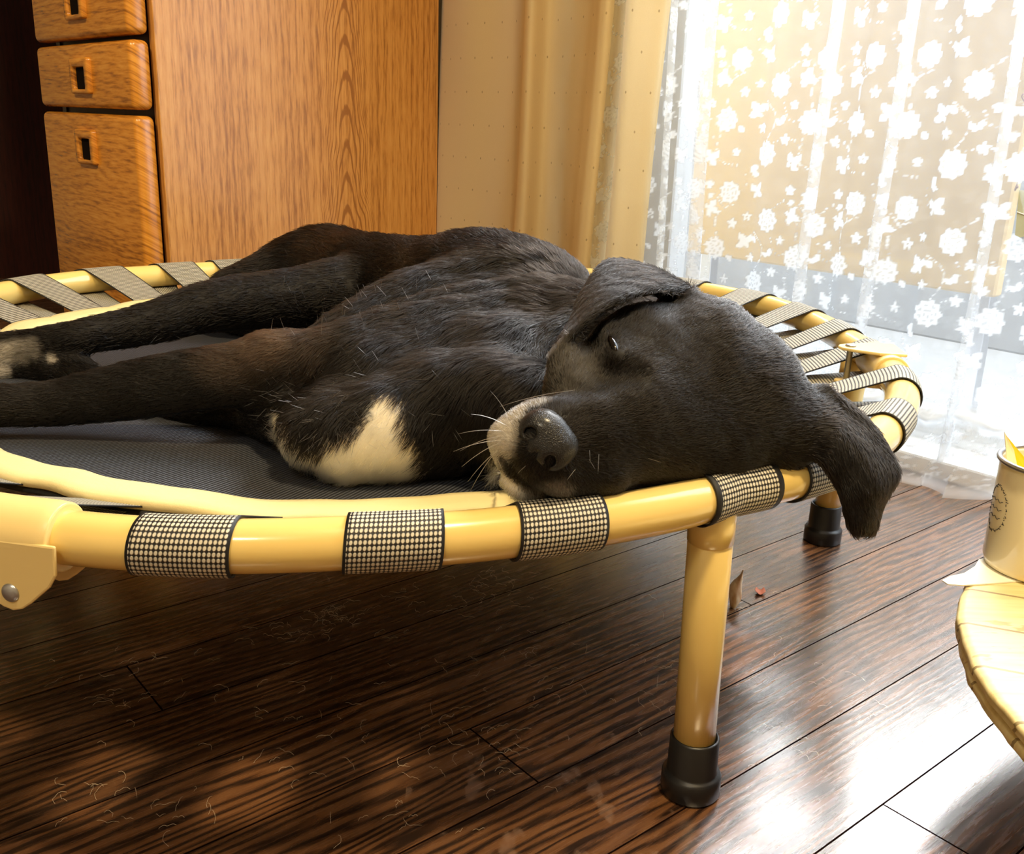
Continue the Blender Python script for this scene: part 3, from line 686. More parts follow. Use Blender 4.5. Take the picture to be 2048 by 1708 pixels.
    def slab(bm, pts, nrm, th, mi=0):
        A = [bm.verts.new(p) for p in pts]; B = [bm.verts.new(p+nrm*th) for p in pts]
        fs = [bm.faces.new(A), bm.faces.new(B[::-1])]
        for k in range(len(A)): fs.append(bm.faces.new((A[k], B[k], B[(k+1) % len(A)], A[(k+1) % len(A)])))
        for f in fs: f.material_index = mi
    vd = V((0, 1, 0))
    A_ = lambda x, y, d: V(at(x, y, d))
    slab(bm, [A_(2009, 864, .800), A_(2028, 900, .800), A_(2052, 1015, .806), A_(2022, 1012, .802)], vd, .0008, 1)
    slab(bm, [A_(2011, 868, .8025), A_(2050, 925, .806), A_(2082, 1010, .812), A_(2036, 1016, .806)], vd, .0008, 0)
    slab(bm, [A_(2014, 873, .805), A_(2066, 935, .815), A_(2108, 1010, .825), A_(2060, 1016, .812)], V((.3, .95, 0)), .0008, 0)
    bmesh.ops.recalc_face_normals(bm, faces=bm.faces)
    pp = obj('folded_paper', bm, [yel, ivo], smooth=False); tag(pp, 'bright yellow folded paper standing in the enamel mug', 'paper')
    # pointed white paper under the mug
    def zt(px, py): q = onz(px, py, H+.0012); return V(q)
    bm = bmesh.new(); out = [(1884, 1160), (1900, 1152), (1928, 1146), (1950, 1132), (1958, 1118), (1990, 1112), (2040, 1130), (2060, 1160), (2010, 1164), (1975, 1167), (1925, 1170), (1896, 1168)]
    slab(bm, [zt(*q) for q in out], V((0, 0, -1)), .0010)
    bmesh.ops.recalc_face_normals(bm, faces=bm.faces); pp = obj('pointed_paper', bm, plain('white_paper', srgb(246, 244, 232), .7), smooth=False); tag(pp, 'white pointed paper leaf lying under the enamel mug', 'paper')
stand()
def small_things():
    # dried curled leaf on the floor behind the near leg
    base = V(onz(1471, 1222, 0)); n = NT('dry_leaf'); g = n.noise(n.mapping(n.pos(), scale=(160, 160, 60)), 1, 3)
    n.set(color=n.ramp(g, [(.35, srgb(212, 168, 120)), (.65, srgb(252, 232, 200))]), rough=.6)
    rows = 14; co = np.zeros((rows, 9, 3))
    for j in range(rows):
        t = j/(rows-1); w = .0068*(math.sin(math.pi*min(1, .12+t*.9))**.7)*(1-t**4)+.0003
        for i in range(9):
            u = i/4-1; curl = .006*(u*u)*(1-t*.5)
            co[j, i] = (base.x+u*w+.006*t*t+.001*math.sin(9*t), base.y+.004+curl+.008*t, .0006+.040*t+.001*math.sin(u*3+t*8))
    lf = grid_mesh('dried_leaf', co, np.zeros((rows, 9, 2)), n.m); mo = lf.modifiers.new('t', 'SOLIDIFY'); mo.thickness = .0006
    tag(lf, 'curled dry tan leaf standing on the floor behind the near bed leg', 'leaf')
    base = V(onz(1520, 1187, 0)); co = np.zeros((5, 5, 3))
    for j in range(5):
        for i in range(5):
            u, v = i/2-1, j/2-1; k = math.sqrt(max(0, 1-.5*v*v)); co[j, i] = (base.x+u*.0055*k+.001*v, base.y+v*.006, .0008+.003*u*u+.001*v*v)
    lf = grid_mesh('leaf_scrap', co, np.zeros((5, 5, 2)), plain('red_brown_scrap', srgb(176, 106, 84), .6)); lf.modifiers.new('t', 'SOLIDIFY').thickness = .0004
    tag(lf, 'tiny reddish leaf scrap on the floor right of the dry tan leaf', 'leaf')
    # twigs and the cloth tag at the right edge, hanging just inside the lace
    bark = plain('brown_bark', srgb(112, 74, 56), .7); s0 = on_t(2048, 200, -.1)[0]
    e = empty('dried_twig', st(s0+.03, -.1, 1.05)); tag(e, 'thin brown dried twig hanging before the lace at right edge', 'twig')
    def q(px, py, d=1.28): return V(at(px, py, d))
    bm = bmesh.new(); tube_path(bm, smooth_prof([q(2100, -340), q(2085, -100), q(2070, 60), q(2062, 200), q(2056, 330), q(2060, 400)], 5), .0022, 8); keep(obj('stem', bm, bark), e)
    for pts in ([q(2066, 90), q(2050, 108), q(2036, 119), q(2028, 121)], [q(2064, 175), q(2050, 185), q(2044, 193), q(2050, 204), q(2060, 215)], [q(2058, 330), q(2046, 340), q(2040, 354), q(2030, 380), q(2034, 374)]):
        bm = bmesh.new(); tube_path(bm, smooth_prof(pts, 5), .0011, 6)
        bmesh.ops.create_icosphere(bm, subdivisions=1, radius=.0024, matrix=Matrix.Translation(pts[-1])); keep(obj('twig_branch', bm, bark), e)
    ol = plain('olive_grey_cloth', srgb(150, 148, 118), .85)
    P_ = [(2038, 380), (2100, 385), (2098, 480), (2060, 478), (2048, 473), (2040, 475), (2030, 470)]
    bm = bmesh.new(); A = [bm.verts.new(q(x, y, 1.27)) for x, y in P_]; B = [bm.verts.new(q(x, y, 1.278)) for x, y in P_]
    bm.faces.new(A); bm.faces.new(B[::-1])
    for k in range(len(A)): bm.faces.new((A[k], B[k], B[(k+1) % len(A)], A[(k+1) % len(A)]))
    bmesh.ops.recalc_face_normals(bm, faces=bm.faces)
    tg = obj('cloth_tag', bm, ol, smooth=False)
    bm = bmesh.new(); tube_path(bm, [q(2062, 395, 1.272), q(2066, 370, 1.28)], .0006, 6); tube_path(bm, [q(2034, 424, 1.2695), q(2050, 430, 1.2695), q(2099, 428, 1.2695)], .0009, 6); st2 = obj('string', bm, M['white']); st2.parent = tg
    tag(tg, 'olive grey cloth tag hanging from the dried twig at right edge', 'tag')
    # shed dog hairs on the floor
    r = random.Random(11); strands = []
    spots = [(600, 1260, 120, 40), (850, 1210, 200, 50), (1000, 1170, 90, 40), (1060, 1330, 200, 80), (600, 1430, 250, 120), (250, 1370, 160, 90), (1000, 1480, 160, 100), (1350, 1350, 120, 120), (800, 1560, 300, 110), (1600, 1400, 300, 200), (300, 1600, 250, 80), (660, 1230, 60, 20)]
    for (sx, sy, ax, ay) in spots:
        for k in range(26):
            px = sx+r.gauss(0, .5)*ax; py = sy+r.gauss(0, .5)*ay
            if py < 1130: continue
            p = V(onz(px, min(py, 1705), .0012)); a = r.uniform(0, 6.28); L = r.uniform(.006, .020); cv = r.uniform(-2.6, 2.6); pts = []
            for i in range(7):
                pts.append(V((p.x, p.y, .0008+.0014*abs(math.sin(i)))));
                p = p+V((math.cos(a), math.sin(a), 0))*L/6; a += cv/6
            strands.append(pts)
    hc = bpy.data.hair_curves.new('shed_hair'); hc.add_curves([7]*len(strands))
    hc.points.foreach_set('position', np.array([[tuple(p) for p in s] for s in strands], np.float32).reshape(-1))
    at_ = hc.attributes.get('radius') or hc.attributes.new('radius', 'FLOAT', 'POINT'); at_.data.foreach_set('value', np.full(7*len(strands), .00009, np.float32))
    ho = bpy.data.objects.new('shed_hair', hc); COL.objects.link(ho); hc.materials.append(plain('pale_hair', srgb(214, 196, 170), .5))
    ho['kind'] = 'stuff'; tag(ho, 'pale shed dog hairs scattered over the dark floor', 'hair')
small_things()
FAST_DOG=False

# ------------------------------------------------------------------ the dog: one continuous body grown from blended volumes
class Field:
    def __init__(s, lo, hi, h):
        s.lo = np.array(lo, float); s.h = h; s.n = np.ceil((np.array(hi)-s.lo)/h).astype(int)+1
        s.v = np.full(s.n, .05, np.float32)
    def box(s, lo, hi):
        a = np.clip(np.floor((np.array(lo)-s.lo)/s.h).astype(int), 0, s.n); b = np.clip(np.ceil((np.array(hi)-s.lo)/s.h).astype(int)+1, 0, s.n)
        if (b <= a).any(): return None
        g = [(s.lo[i]+np.arange(a[i], b[i])*s.h).astype(np.float32) for i in range(3)]
        return (slice(a[0], b[0]), slice(a[1], b[1]), slice(a[2], b[2])), g[0][:, None, None], g[1][None, :, None], g[2][None, None, :]
    def smin(s, sl, d, k):
        v = s.v[sl]; h = np.maximum(k-np.abs(v-d), 0)/k; s.v[sl] = np.minimum(v, d)-h*h*k*.25
    def smax(s, sl, d, k):
        v = s.v[sl]; h = np.maximum(k-np.abs(v-d), 0)/k; s.v[sl] = np.maximum(v, d)+h*h*k*.25
    def cone(s, a, b, ra, rb, k=.02, cut=False, flat=1.0):
        a = np.array(a); b = np.array(b); m_ = max(ra, rb)+k+.012
        r = s.box(np.minimum(a, b)-m_, np.maximum(a, b)+m_)
        if r is None: return
        sl, x, y, z = r; ba = b-a; L2 = max(float(ba@ba), 1e-9)
        t = np.clip(((x-a[0])*ba[0]+(y-a[1])*ba[1]+(z-a[2])*ba[2])/L2, 0, 1)
        d = np.sqrt((x-a[0]-t*ba[0])**2+(y-a[1]-t*ba[1])**2+((z-a[2]-t*ba[2])/flat)**2)-(ra+(rb-ra)*t)
        if cut: s.smax(sl, -d, k)
        else: s.smin(sl, d, k)
    def chain(s, ns, k):
        A = np.array([n[0] for n in ns]); R = max(n[1] for n in ns)+k+.012
        r = s.box(A.min(0)-R, A.max(0)+R)
        if r is None: return
        sl, x, y, z = r; out = None
        for (a, ra, _), (b, rb, _) in zip(ns, ns[1:]):
            ba = b-a; t = np.clip(((x-a[0])*ba[0]+(y-a[1])*ba[1]+(z-a[2])*ba[2])/max(float(ba@ba), 1e-9), 0, 1); t = t.astype(np.float32)
            d = np.sqrt((x-a[0]-t*ba[0])**2+(y-a[1]-t*ba[1])**2+(z-a[2]-t*ba[2])**2)-(ra+(rb-ra)*t)
            if out is None: out = d
            else:
                kk = .005; h = np.maximum(kk-np.abs(out-d), 0)/kk; out = np.minimum(out, d)-h*h*kk*.1
        s.smin(sl, out, k)
    def splat(s, pts, rs):
        for p, r in zip(pts, rs):
            q = s.box(p-r-2*s.h, p+r+2*s.h)
            if q is None: continue
            sl, x, y, z = q; d = np.sqrt((x-p[0])**2+(y-p[1])**2+(z-p[2])**2)-r; s.v[sl] = np.minimum(s.v[sl], d)
    def at(s, p):
        q = (np.array(p)-s.lo)/s.h; i = np.floor(q).astype(int)
        if (i < 0).any() or (i >= s.n-1).any(): return .05
        f = q-i; c = s.v[i[0]:i[0]+2, i[1]:i[1]+2, i[2]:i[2]+2]
        c = c[0]*(1-f[0])+c[1]*f[0]; c = c[0]*(1-f[1])+c[1]*f[1]; return float(c[0]*(1-f[2])+c[1]*f[2])
    def blur(s, n=1):
        for _ in range(n):
            for ax in range(3):
                v = s.v; a = [slice(None)]*3; b = [slice(None)]*3; c = [slice(None)]*3
                a[ax] = slice(0, -2); b[ax] = slice(1, -1); c[ax] = slice(2, None)
                w = v.copy(); w[tuple(b)] = (v[tuple(a)]+2*v[tuple(b)]+v[tuple(c)])*.25; s.v = w
    def mesh(s):
        """surface nets"""
        v = s.v; ins = v < 0; nx, ny, nz = s.n
        acc = np.zeros((nx-1, ny-1, nz-1, 3), np.float32); cnt = np.zeros((nx-1, ny-1, nz-1), np.float32)
        quads = []
        for ax in range(3):
            A = [slice(None)]*3; B = [slice(None)]*3; A[ax] = slice(0, -1); B[ax] = slice(1, None)
            va, vb = v[tuple(A)], v[tuple(B)]; cr = np.argwhere(ins[tuple(A)] != ins[tuple(B)])
            if len(cr) == 0: continue
            fa = va[tuple(cr.T)]; fb = vb[tuple(cr.T)]; t = fa/(fa-fb)
            p = cr.astype(np.float32); p[:, ax] += t
            u, w = [(1, 2), (2, 0), (0, 1)][ax]
            for du in (0, -1):
                for dw in (0, -1):
                    c = cr.copy(); c[:, u] += du; c[:, w] += dw
                    ok = ((c >= 0) & (c < np.array([nx-1, ny-1, nz-1]))).all(1)
                    np.add.at(acc, tuple(c[ok].T), p[ok]); np.add.at(cnt, tuple(c[ok].T), 1)
            quads.append((ax, cr, fa < 0))
        idx = np.full(cnt.shape, -1, np.int64); cells = np.argwhere(cnt > 0); idx[tuple(cells.T)] = np.arange(len(cells))
        P = acc[tuple(cells.T)]/cnt[tuple(cells.T)][:, None]; P = P*s.h+s.lo
        F = []
        for ax, cr, neg in quads:
            u, w = [(1, 2), (2, 0), (0, 1)][ax]; q = []
            for du, dw in ((0, 0), (-1, 0), (-1, -1), (0, -1)):
                c = cr.copy(); c[:, u] += du; c[:, w] += dw; c = np.clip(c, 0, np.array(cnt.shape)-1); q.append(idx[tuple(c.T)])
            q = np.stack(q, 1); q[~neg] = q[~neg][:, ::-1]; F.append(q[(q >= 0).all(1)])
        return P, np.concatenate(F)
def mesh_np(name, P, F, mat, parent=None):
    me = bpy.data.meshes.new(name); me.vertices.add(len(P)); me.vertices.foreach_set('co', P.astype(np.float32).reshape(-1))
    me.loops.add(F.size); me.polygons.add(len(F)); me.loops.foreach_set('vertex_index', F.reshape(-1).astype(np.int32))
    me.polygons.foreach_set('loop_start', np.arange(0, F.size, F.shape[1], dtype=np.int32)); me.update(calc_edges=True); me.validate()
    return link(name, me, mat, parent)
MZ = .207
_rz = lambda px, py: float((MC@np.array([(px-1024)/F_PX, (py-854)/F_PX, 1.0]))[2])
def nd(px, py, r, clear=0.0, d=None):
    """centre and radius of a body ball seen at a pixel: it rests `clear` above the mat unless a depth is given"""
    if d is None: d = (MZ+clear-CAM_H)/(_rz(px, py)-r/F_PX)
    return at(px, py, d), r*d/F_PX, d
CH = []                                       # (name, nodes, k)
def chain(name, nodes, k, flat=1.0): CH.append((name, [nd(*n) if len(n) < 5 else nd(n[0], n[1], n[2], 0, n[4]) for n in nodes], k, flat))
D = lambda x, y, r, d: (x, y, r, 0, d)
chain('torso', [D(1045, 645, 160, .965), D(960, 628, 166, 1.02), D(860, 612, 134, 1.11), D(740, 592, 122, 1.20), D(640, 572, 110, 1.27), D(560, 582, 80, 1.28)], .03)
chain('rib', [D(985, 655, 150, .95), D(850, 662, 124, .93), D(742, 702, 104, .90), D(655, 742, 84, .88)], .02)
chain('thigh', [D(650, 560, 96, 1.26), D(555, 580, 76, 1.24), D(475, 592, 58, 1.22)], .025)
chain('hindleg_low', [D(640, 640, 50, 1.14), (520, 640, 40, .0), (420, 628, 36, .0), (280, 642, 26, 0), (150, 663, 20, 0), (30, 680, 18, 0), (-90, 692, 20, 0)], .015)
chain('hindleg', [D(700, 590, 80, 1.13), D(600, 596, 60, 1.10), D(480, 606, 54, 1.07), D(400, 618, 48, 1.05), D(320, 642, 42, 1.03), D(230, 662, 37, 1.01), D(150, 675, 32, .99), D(60, 688, 27, .985), D(-20, 697, 25, .98), D(-110, 705, 28, .975)], .012)
chain('shoulder', [D(1080, 690, 125, .88), D(960, 690, 122, .86), D(850, 705, 112, .845), D(700, 735, 92, .825), D(590, 738, 70, .82), D(540, 735, 62, .82)], .010)
chain('elbow', [D(536, 700, 32, .83), D(560, 705, 36, .83)], .012)
chain('forearm', [D(560, 738, 66, .82), D(430, 755, 62, .815), D(310, 774, 60, .815), D(200, 792, 52, .815), D(100, 808, 44, .81), D(0, 812, 41, .80), D(-90, 822, 42, .79), D(-140, 834, 48, .79), D(-185, 846, 44, .79)], .012)
chain('foreleg_low', [D(660, 840, 80, .765), D(600, 845, 52, .775), (500, 832, 40, .0), (400, 818, 36, .0), (300, 800, 30, .0), (215, 772, 28, .0), (160, 755, 30, .0)], .016)
chain('paw', [(175, 752, 28, .0), (110, 736, 38, .0), (50, 728, 40, .0), (5, 740, 34, .0)], .012)
chain('toe', [(70, 714, 22, .016), (38, 712, 21, .012)], .006)
chain('toe', [(36, 726, 22, .006), (2, 722, 21, .004)], .006)
chain('toe', [(110, 712, 16, .016), (118, 710, 12, .020)], .006)
chain('chest', [D(632, 872, 66, .735), D(700, 878, 92, .735), D(775, 862, 104, .740), D(880, 835, 125, .76), D(980, 820, 120, .75), D(1060, 835, 110, .72)], .022)
chain('chest', [D(770, 780, 110, .80), D(900, 770, 130, .82), D(1020, 760, 130, .80)], .02)
chain('neck', [D(1090, 700, 130, .86), D(1230, 700, 130, .82), D(1400, 745, 140, .77)], .03)
chain('fold', [D(1160, 625, 30, .800), D(1110, 665, 26, .775), D(1065, 725, 24, .750), D(1035, 785, 20, .735), D(1018, 840, 14, .725)], .006)
chain('skull', [D(1400, 780, 182, .715), D(1450, 800, 160, .715), D(1535, 850, 112, .715)], .012)
chain('brow', [D(1290, 706, 100, .675), D(1360, 730, 130, .69)], .02)
chain('muzzle', [D(1088, 884, 68, .605), D(1160, 845, 86, .622), D(1235, 805, 112, .645), D(1300, 780, 120, .668)], .016)
chain('cheek', [D(1170, 775, 82, .648), D(1240, 745, 90, .665)], .016)
chain('cheek', [D(1190, 900, 88, .64), D(1300, 860, 122, .672), D(1400, 870, 110, .69)], .02)
chain('lip', [D(1062, 842, 42, .612), D(1026, 880, 52, .614), D(1030, 905, 48, .616)], .010)
chain('lip', [D(1075, 925, 46, .604), D(1120, 945, 52, .612), D(1200, 940, 56, .630)], .012)
chain('chin', [D(1046, 962, 38, .626), D(1090, 972, 34, .632), D(1180, 960, 40, .645)], .006)

def refine(ns, n=4):
    q = smooth_prof([(*a, r) for a, r, _ in ns], n); return [(np.array(v[:3]), v[3], 0) for v in q]
def bez_patch(rows, nu=60, nv=26):
    """dense samples of a smooth surface through a grid of 3-D control points"""
    R = [np.array(smooth_prof(r, nv)) for r in rows]
    R = np.array(R); out = np.array([smooth_prof(R[:, j], nu//(len(rows)-1)) for j in range(R.shape[1])])
    return out
def dog():
    Fd = Field((-.80, .50, .15), (.46, 1.50, .50), .0032)
    for name, ns, k, flat in CH:
        if name in ('torso', 'rib', 'shoulder', 'forearm', 'foreleg_low', 'hindleg', 'hindleg_low', 'paw', 'thigh'): ns = refine(ns)
        Fd.chain(ns, k)
    def surf(px, py, inset=0.0, near=.50, far=1.5, F=Fd):
        d = near
        while d < far:
            v = F.at(at(px, py, d))
            if v <= .0002: break
            d += max(.0006, min(.01, v*.7))
        return at(px, py, d+inset), d
    # eye socket, lids, mouth line, stop
    for pl, r, kk in ((((1100, 772), (1150, 768), (1200, 757), (1260, 745)), .004, .014), (((1160, 722), (1190, 728), (1222, 740), (1260, 742)), .0035, .012), (((1178, 670), (1190, 705)), .003, .012)):
        q_ = [surf(x, y, -.0015)[0] for x, y in pl]
        for a, b in zip(q_, q_[1:]): Fd.cone(a, b, r, r, kk, cut=True)
    s1 = [surf(x, y, .0012) for x, y in ((1206, 650), (1208, 672), (1214, 696), (1226, 716), (1240, 730))]
    for (a, _), (b, _) in zip(s1, s1[1:]): Fd.cone(a, b, .0030, .0034, .003)
    s1 = [surf(x, y, .0012) for x, y in ((1210, 648), (1228, 660), (1240, 682), (1247, 706), (1247, 730))]
    for (a, _), (b, _) in zip(s1, s1[1:]): Fd.cone(a, b, .0030, .0030, .004)
    pts = [surf(x, y, .0) for x, y in ((980, 908), (1000, 918), (1018, 934), (1034, 954), (1054, 978), (1080, 992))]
    for (a, _), (b, _) in zip(pts, pts[1:]): Fd.cone(a, b, .0030, .0034, .002, cut=True)
    pts = [surf(x, y, .0002) for x, y in ((984, 922), (994, 940), (1010, 962), (1030, 984), (1056, 1000))]
    for (a, _), (b, _) in zip(pts, pts[1:]): Fd.cone(a, b, .0034, .0036, .004)
    pts = [surf(x, y, .0) for x, y in ((1006, 925), (1026, 930), (1046, 936))]
    for (a, _), (b, _) in zip(pts, pts[1:]): Fd.cone(a, b, .0014, .0014, .003, cut=True)
    # wrinkles: skin folds on flank and shoulder
    for pl in (((1120, 560), (1030, 566), (930, 578), (850, 590), (790, 606)), ((1100, 520), (1000, 530), (900, 545))):
        pts = [surf(x, y, -.001) for x, y in pl]
        for (a, _), (b, _) in zip(pts, pts[1:]): Fd.cone(a, b, .0035, .0035, .010, cut=True)
    # ears: thin curved flaps splatted into the same volume
    def flap(rows, r0, r1):
        S = bez_patch([[at(*q) for q in r] for r in rows]); n = S.shape[1]
        rr = np.linspace(r0, r1, n)[None, :].repeat(S.shape[0], 0)
        Fd.splat(S.reshape(-1, 3), rr.reshape(-1))
    flap([[(1226, 524, .742), (1300, 540, .720), (1392, 586, .690)],
          [(1200, 536, .730), (1262, 548, .690), (1326, 580, .662)],
          [(1166, 588, .712), (1204, 588, .668), (1250, 598, .646)],
          [(1144, 640, .690), (1162, 638, .655), (1190, 634, .640)],
          [(1118, 684, .670), (1130, 682, .646), (1146, 670, .637)],
          [(1094, 718, .650), (1099, 717, .640), (1106, 710, .636)]], .0040, .0024)
    flap([[(1378, 592, .735), (1330, 560, .735), (1240, 530, .742)],
          [(1370, 600, .716), (1300, 560, .716), (1225, 530, .730)],
          [(1390, 602, .700), (1320, 580, .696), (1260, 556, .702)]], .0052, .0048)
    flap([[(1580, 770, .715), (1590, 830, .700), (1590, 900, .700)],
          [(1640, 790, .712), (1630, 840, .690), (1625, 905, .690)],
          [(1700, 828, .708), (1675, 875, .684), (1655, 930, .684)],
          [(1752, 880, .700), (1718, 920, .680), (1680, 970, .684)],
          [(1790, 945, .694), (1740, 975, .677), (1692, 995, .682)],
          [(1764, 990, .690), (1732, 1005, .680), (1698, 1025, .684)],
          [(1752, 1025, .690), (1728, 1036, .680), (1704, 1048, .684)],
          [(1744, 1060, .690), (1727, 1066, .686), (1713, 1066, .688)]], .0056, .0050)
    flap([[(1646, 770, .712), (1690, 835, .706)], [(1700, 815, .704), (1722, 880, .694)], [(1752, 868, .698), (1764, 930, .690)], [(1782, 930, .694), (1776, 965, .690)]], .0045, .0045)
    Fd.blur(1)
    P, F = Fd.mesh()
    # keep only the big connected piece by construction; relax the stair-steps
    for _ in range(3):
        acc = np.zeros_like(P); c = np.zeros(len(P))
        for a, b in ((0, 1), (1, 2), (2, 3), (3, 0)):
            np.add.at(acc, F[:, a], P[F[:, b]]); np.add.at(acc, F[:, b], P[F[:, a]]); np.add.at(c, F[:, a], 1); np.add.at(c, F[:, b], 1)
        P = P*.45+.55*acc/c[:, None]
    fn = np.cross(P[F[:, 2]]-P[F[:, 0]], P[F[:, 3]]-P[F[:, 1]]); NV = np.zeros_like(P)
    for k in range(4): np.add.at(NV, F[:, k], fn)
    NV /= np.linalg.norm(NV, axis=1)[:, None]+1e-12
    # fur flow: along each limb, blended by closeness
    best = np.full(len(P), 9.); W = np.zeros(len(P)); FL = np.zeros_like(P); reg = np.zeros(len(P), int)
    names = ['torso', 'rib', 'thigh', 'hindleg_low', 'hindleg', 'shoulder', 'elbow', 'forearm', 'foreleg_low', 'paw', 'toe', 'chest', 'neck', 'fold', 'skull', 'brow', 'muzzle', 'cheek', 'lip', 'chin']
    nose_tip = at(1085, 885, .57)
    for name, ns, k, flat in CH:
        for (a, ra, _), (b, rb, _) in zip(ns, ns[1:]):
            ba = b-a; t = np.clip((P-a)@ba/(ba@ba), 0, 1); d = np.linalg.norm(P-a-t[:, None]*ba, axis=1)-(ra+(rb-ra)*t)
            w = np.exp(-np.abs(d)/.006); dr = ba/np.linalg.norm(ba)
            if name in ('skull', 'brow', 'muzzle', 'cheek', 'lip', 'chin'): v = P-nose_tip; v = v/(np.linalg.norm(v, axis=1)[:, None]+1e-9); FL += w[:, None]*v
            elif name == 'neck': FL += w[:, None]*(-dr)
            elif name == 'chest': FL += w[:, None]*np.array([-.5, -.35, -.8])
            elif name in ('shoulder', 'rib'): FL += w[:, None]*(dr*.6+np.array([-.25, -.3, -.75]))
            else: FL += w[:, None]*dr
            W += w; m_ = d < best; best[m_] = d[m_]; reg[m_] = names.index(name)
    ear = best > .010
    FL[ear] = 0
    e1 = ear & (P[:, 0] < .16); e2 = ear & (P[:, 0] >= .16)
    FL[e1] = at(1096, 716, .66)-at(1300, 560, .71); FL[e2] = at(1735, 1060, .685)-at(1690, 840, .69)
    FL -= NV*(FL*NV).sum(1)[:, None]; FL /= np.linalg.norm(FL, axis=1)[:, None]+1e-9
    # coat colour: black-brown, white chest blaze, grizzled muzzle, pale toes
    def near(pts, r): 
        d = np.full(len(P), 9.)
        for q in pts: d = np.minimum(d, np.linalg.norm(P-q[0], axis=1)-q[1])
        return np.clip(.5-d/r, 0, 1)
    rel = P-CAMLOC; cm = rel@MC; PX = 1024+F_PX*cm[:, 0]/cm[:, 2]; PY = 854+F_PX*cm[:, 1]/cm[:, 2]
    def poly_in(poly, x, y):
        c = np.zeros(len(x), bool); n = len(poly)
        for i in range(n):
            x0, y0 = poly[i]; x1, y1 = poly[(i+1) % n]
            t = ((y0 > y) != (y1 > y)) & (x < (x1-x0)*(y-y0)/(y1-y0+1e-9)+x0); c ^= t
        return c
    blaze = [(748, 785), (800, 795), (812, 850), (838, 900), (872, 968), (820, 1010), (700, 1010), (600, 970), (545, 880), (545, 822), (562, 830), (582, 884), (640, 908), (655, 884), (712, 862), (742, 826)]
    jx = RNG.normal(0, 4, len(P)); jy = RNG.normal(0, 5, len(P))
    white = poly_in(blaze, PX+jx, PY+jy) & (P[:, 1] < .80) & (P[:, 0] < .03)
    def near_px(pts, r):
        o = np.zeros(len(P))
        for x, y, rr, a in pts:
            c, dd = surf(x, y); dd = np.linalg.norm(P-c, axis=1); o = np.maximum(o, a*np.clip(1-(dd-rr*.5)/(rr*.5), 0, 1))
        return o
    griz = near_px([(992, 870, .020, 1), (980, 900, .016, 1), (1022, 826, .015, .8), (1070, 798, .012, .4), (992, 938, .012, .9), (1022, 980, .013, .8), (1062, 996, .012, .6), (1110, 985, .014, .25), (1120, 735, .03, .06)], 1)
    dark = near_px([(1004, 922, .005, .9), (1018, 936, .006, .95), (1030, 952, .008, .95), (1042, 968, .008, .9), (1056, 984, .007, .8), (1036, 940, .006, .7)], 1)
    lipw = near_px([(986, 926, .006, 1), (994, 942, .007, 1), (1006, 960, .008, 1), (1022, 980, .008, 1), (1042, 994, .008, .9), (1060, 1000, .008, .7)], 1)
    toe = near_px([(36, 704, .016, .5), (12, 706, .014, .8), (2, 740, .012, .8), (30, 700, .014, .45), (62, 696, .014, .35), (104, 715, .007, .8)], 1)
    brown = near_px([(530, 680, .035, .8), (470, 700, .04, .5), (600, 680, .04, .3), (230, 620, .04, .3), (640, 490, .05, .3)], 1)
    blk = np.array([.0040, .0028, .0021]); whi = np.array([.88, .80, .62]); gry = np.array([.46, .42, .36]); brn = np.array([.050, .030, .018])
    C_ = blk[None, :]*np.ones((len(P), 1)); C_ = C_*(1-brown[:, None])+brn*brown[:, None]
    griz = griz*(1-dark); C_ = C_*(1-griz[:, None])+gry*griz[:, None]; C_ = C_*(1-lipw[:, None])+np.array([.75, .72, .66])*lipw[:, None]; C_ = C_*(1-toe[:, None])+gry*toe[:, None]; C_[white] = whi
    n = NT('dark_coat_skin'); a_ = n.n('ShaderNodeAttribute', attribute_name='coat'); n.set(color=a_.outputs['Color'], rough=.6, spec=.25)
    e = empty('dog', (-.1, .95, .22)); tag(e, 'black dog with white chest lying on its side on the raised pet bed', 'dog')
    body = mesh_np('body', P, F, n.m); keep(body, e)
    ca = body.data.attributes.new('coat', 'FLOAT_COLOR', 'POINT'); ca.data.foreach_set('color', np.concatenate([C_, np.ones((len(P), 1))], 1).astype(np.float32).reshape(-1))
    # nose leather
    c0, d0 = surf(1090, 880); dn = d0
    Fn = Field(c0-.045, c0+.045, .0010); Fn.v[:] = .05
    def nn(x, y, r, dz): return at(x, y, dn+dz), r*dn/F_PX
    for a, b in (((1068, 862, 30, .009), (1074, 878, 30, .009)), ((1104, 910, 34, .009), (1112, 896, 34, .010)), ((1084, 850, 32, .013), (1124, 880, 32, .015)), ((1078, 900, 30, .012), (1056, 924, 11, .015)), ((1100, 865, 34, .010), (1108, 890, 36, .010))):
        (p, r), (q, s_) = nn(*a), nn(*b); Fn.cone(p, q, r, s_, .009)
    for x, y, r in ((1060, 866, 13), (1101, 922, 12)):
        c, _ = surf(x, y, 0, .50, .9, Fn); v = (c-CAMLOC); v /= np.linalg.norm(v); Fn.cone(c-v*.001, c+v*.010, r*dn/F_PX, r*dn/F_PX*.7, .002, cut=True)
    for x0, y0, x1, y1 in ((1066, 872, 1052, 886), (1104, 930, 1090, 934), (1074, 904, 1064, 915), (1064, 915, 1054, 928)):
        Fn.cone(surf(x0, y0, 0, .5, .9, Fn)[0], surf(x1, y1, 0, .5, .9, Fn)[0], .0010, .0012, .0018, cut=True)
    P2, F2 = Fn.mesh()
    ln = NT('black_nose_leather'); vo = ln.n('ShaderNodeTexVoronoi', feature='DISTANCE_TO_EDGE', i={'Scale': 900.}); ln.put(vo.inputs['Vector'], ln.pos()); ln.bump(vo.outputs[0], .8, .0006)
    ln.set(color=(.006, .006, .007, 1), rough=.42, coat=.3, coatr=.22, spec=.35); keep(mesh_np('nose', P2, F2, ln.m), e)
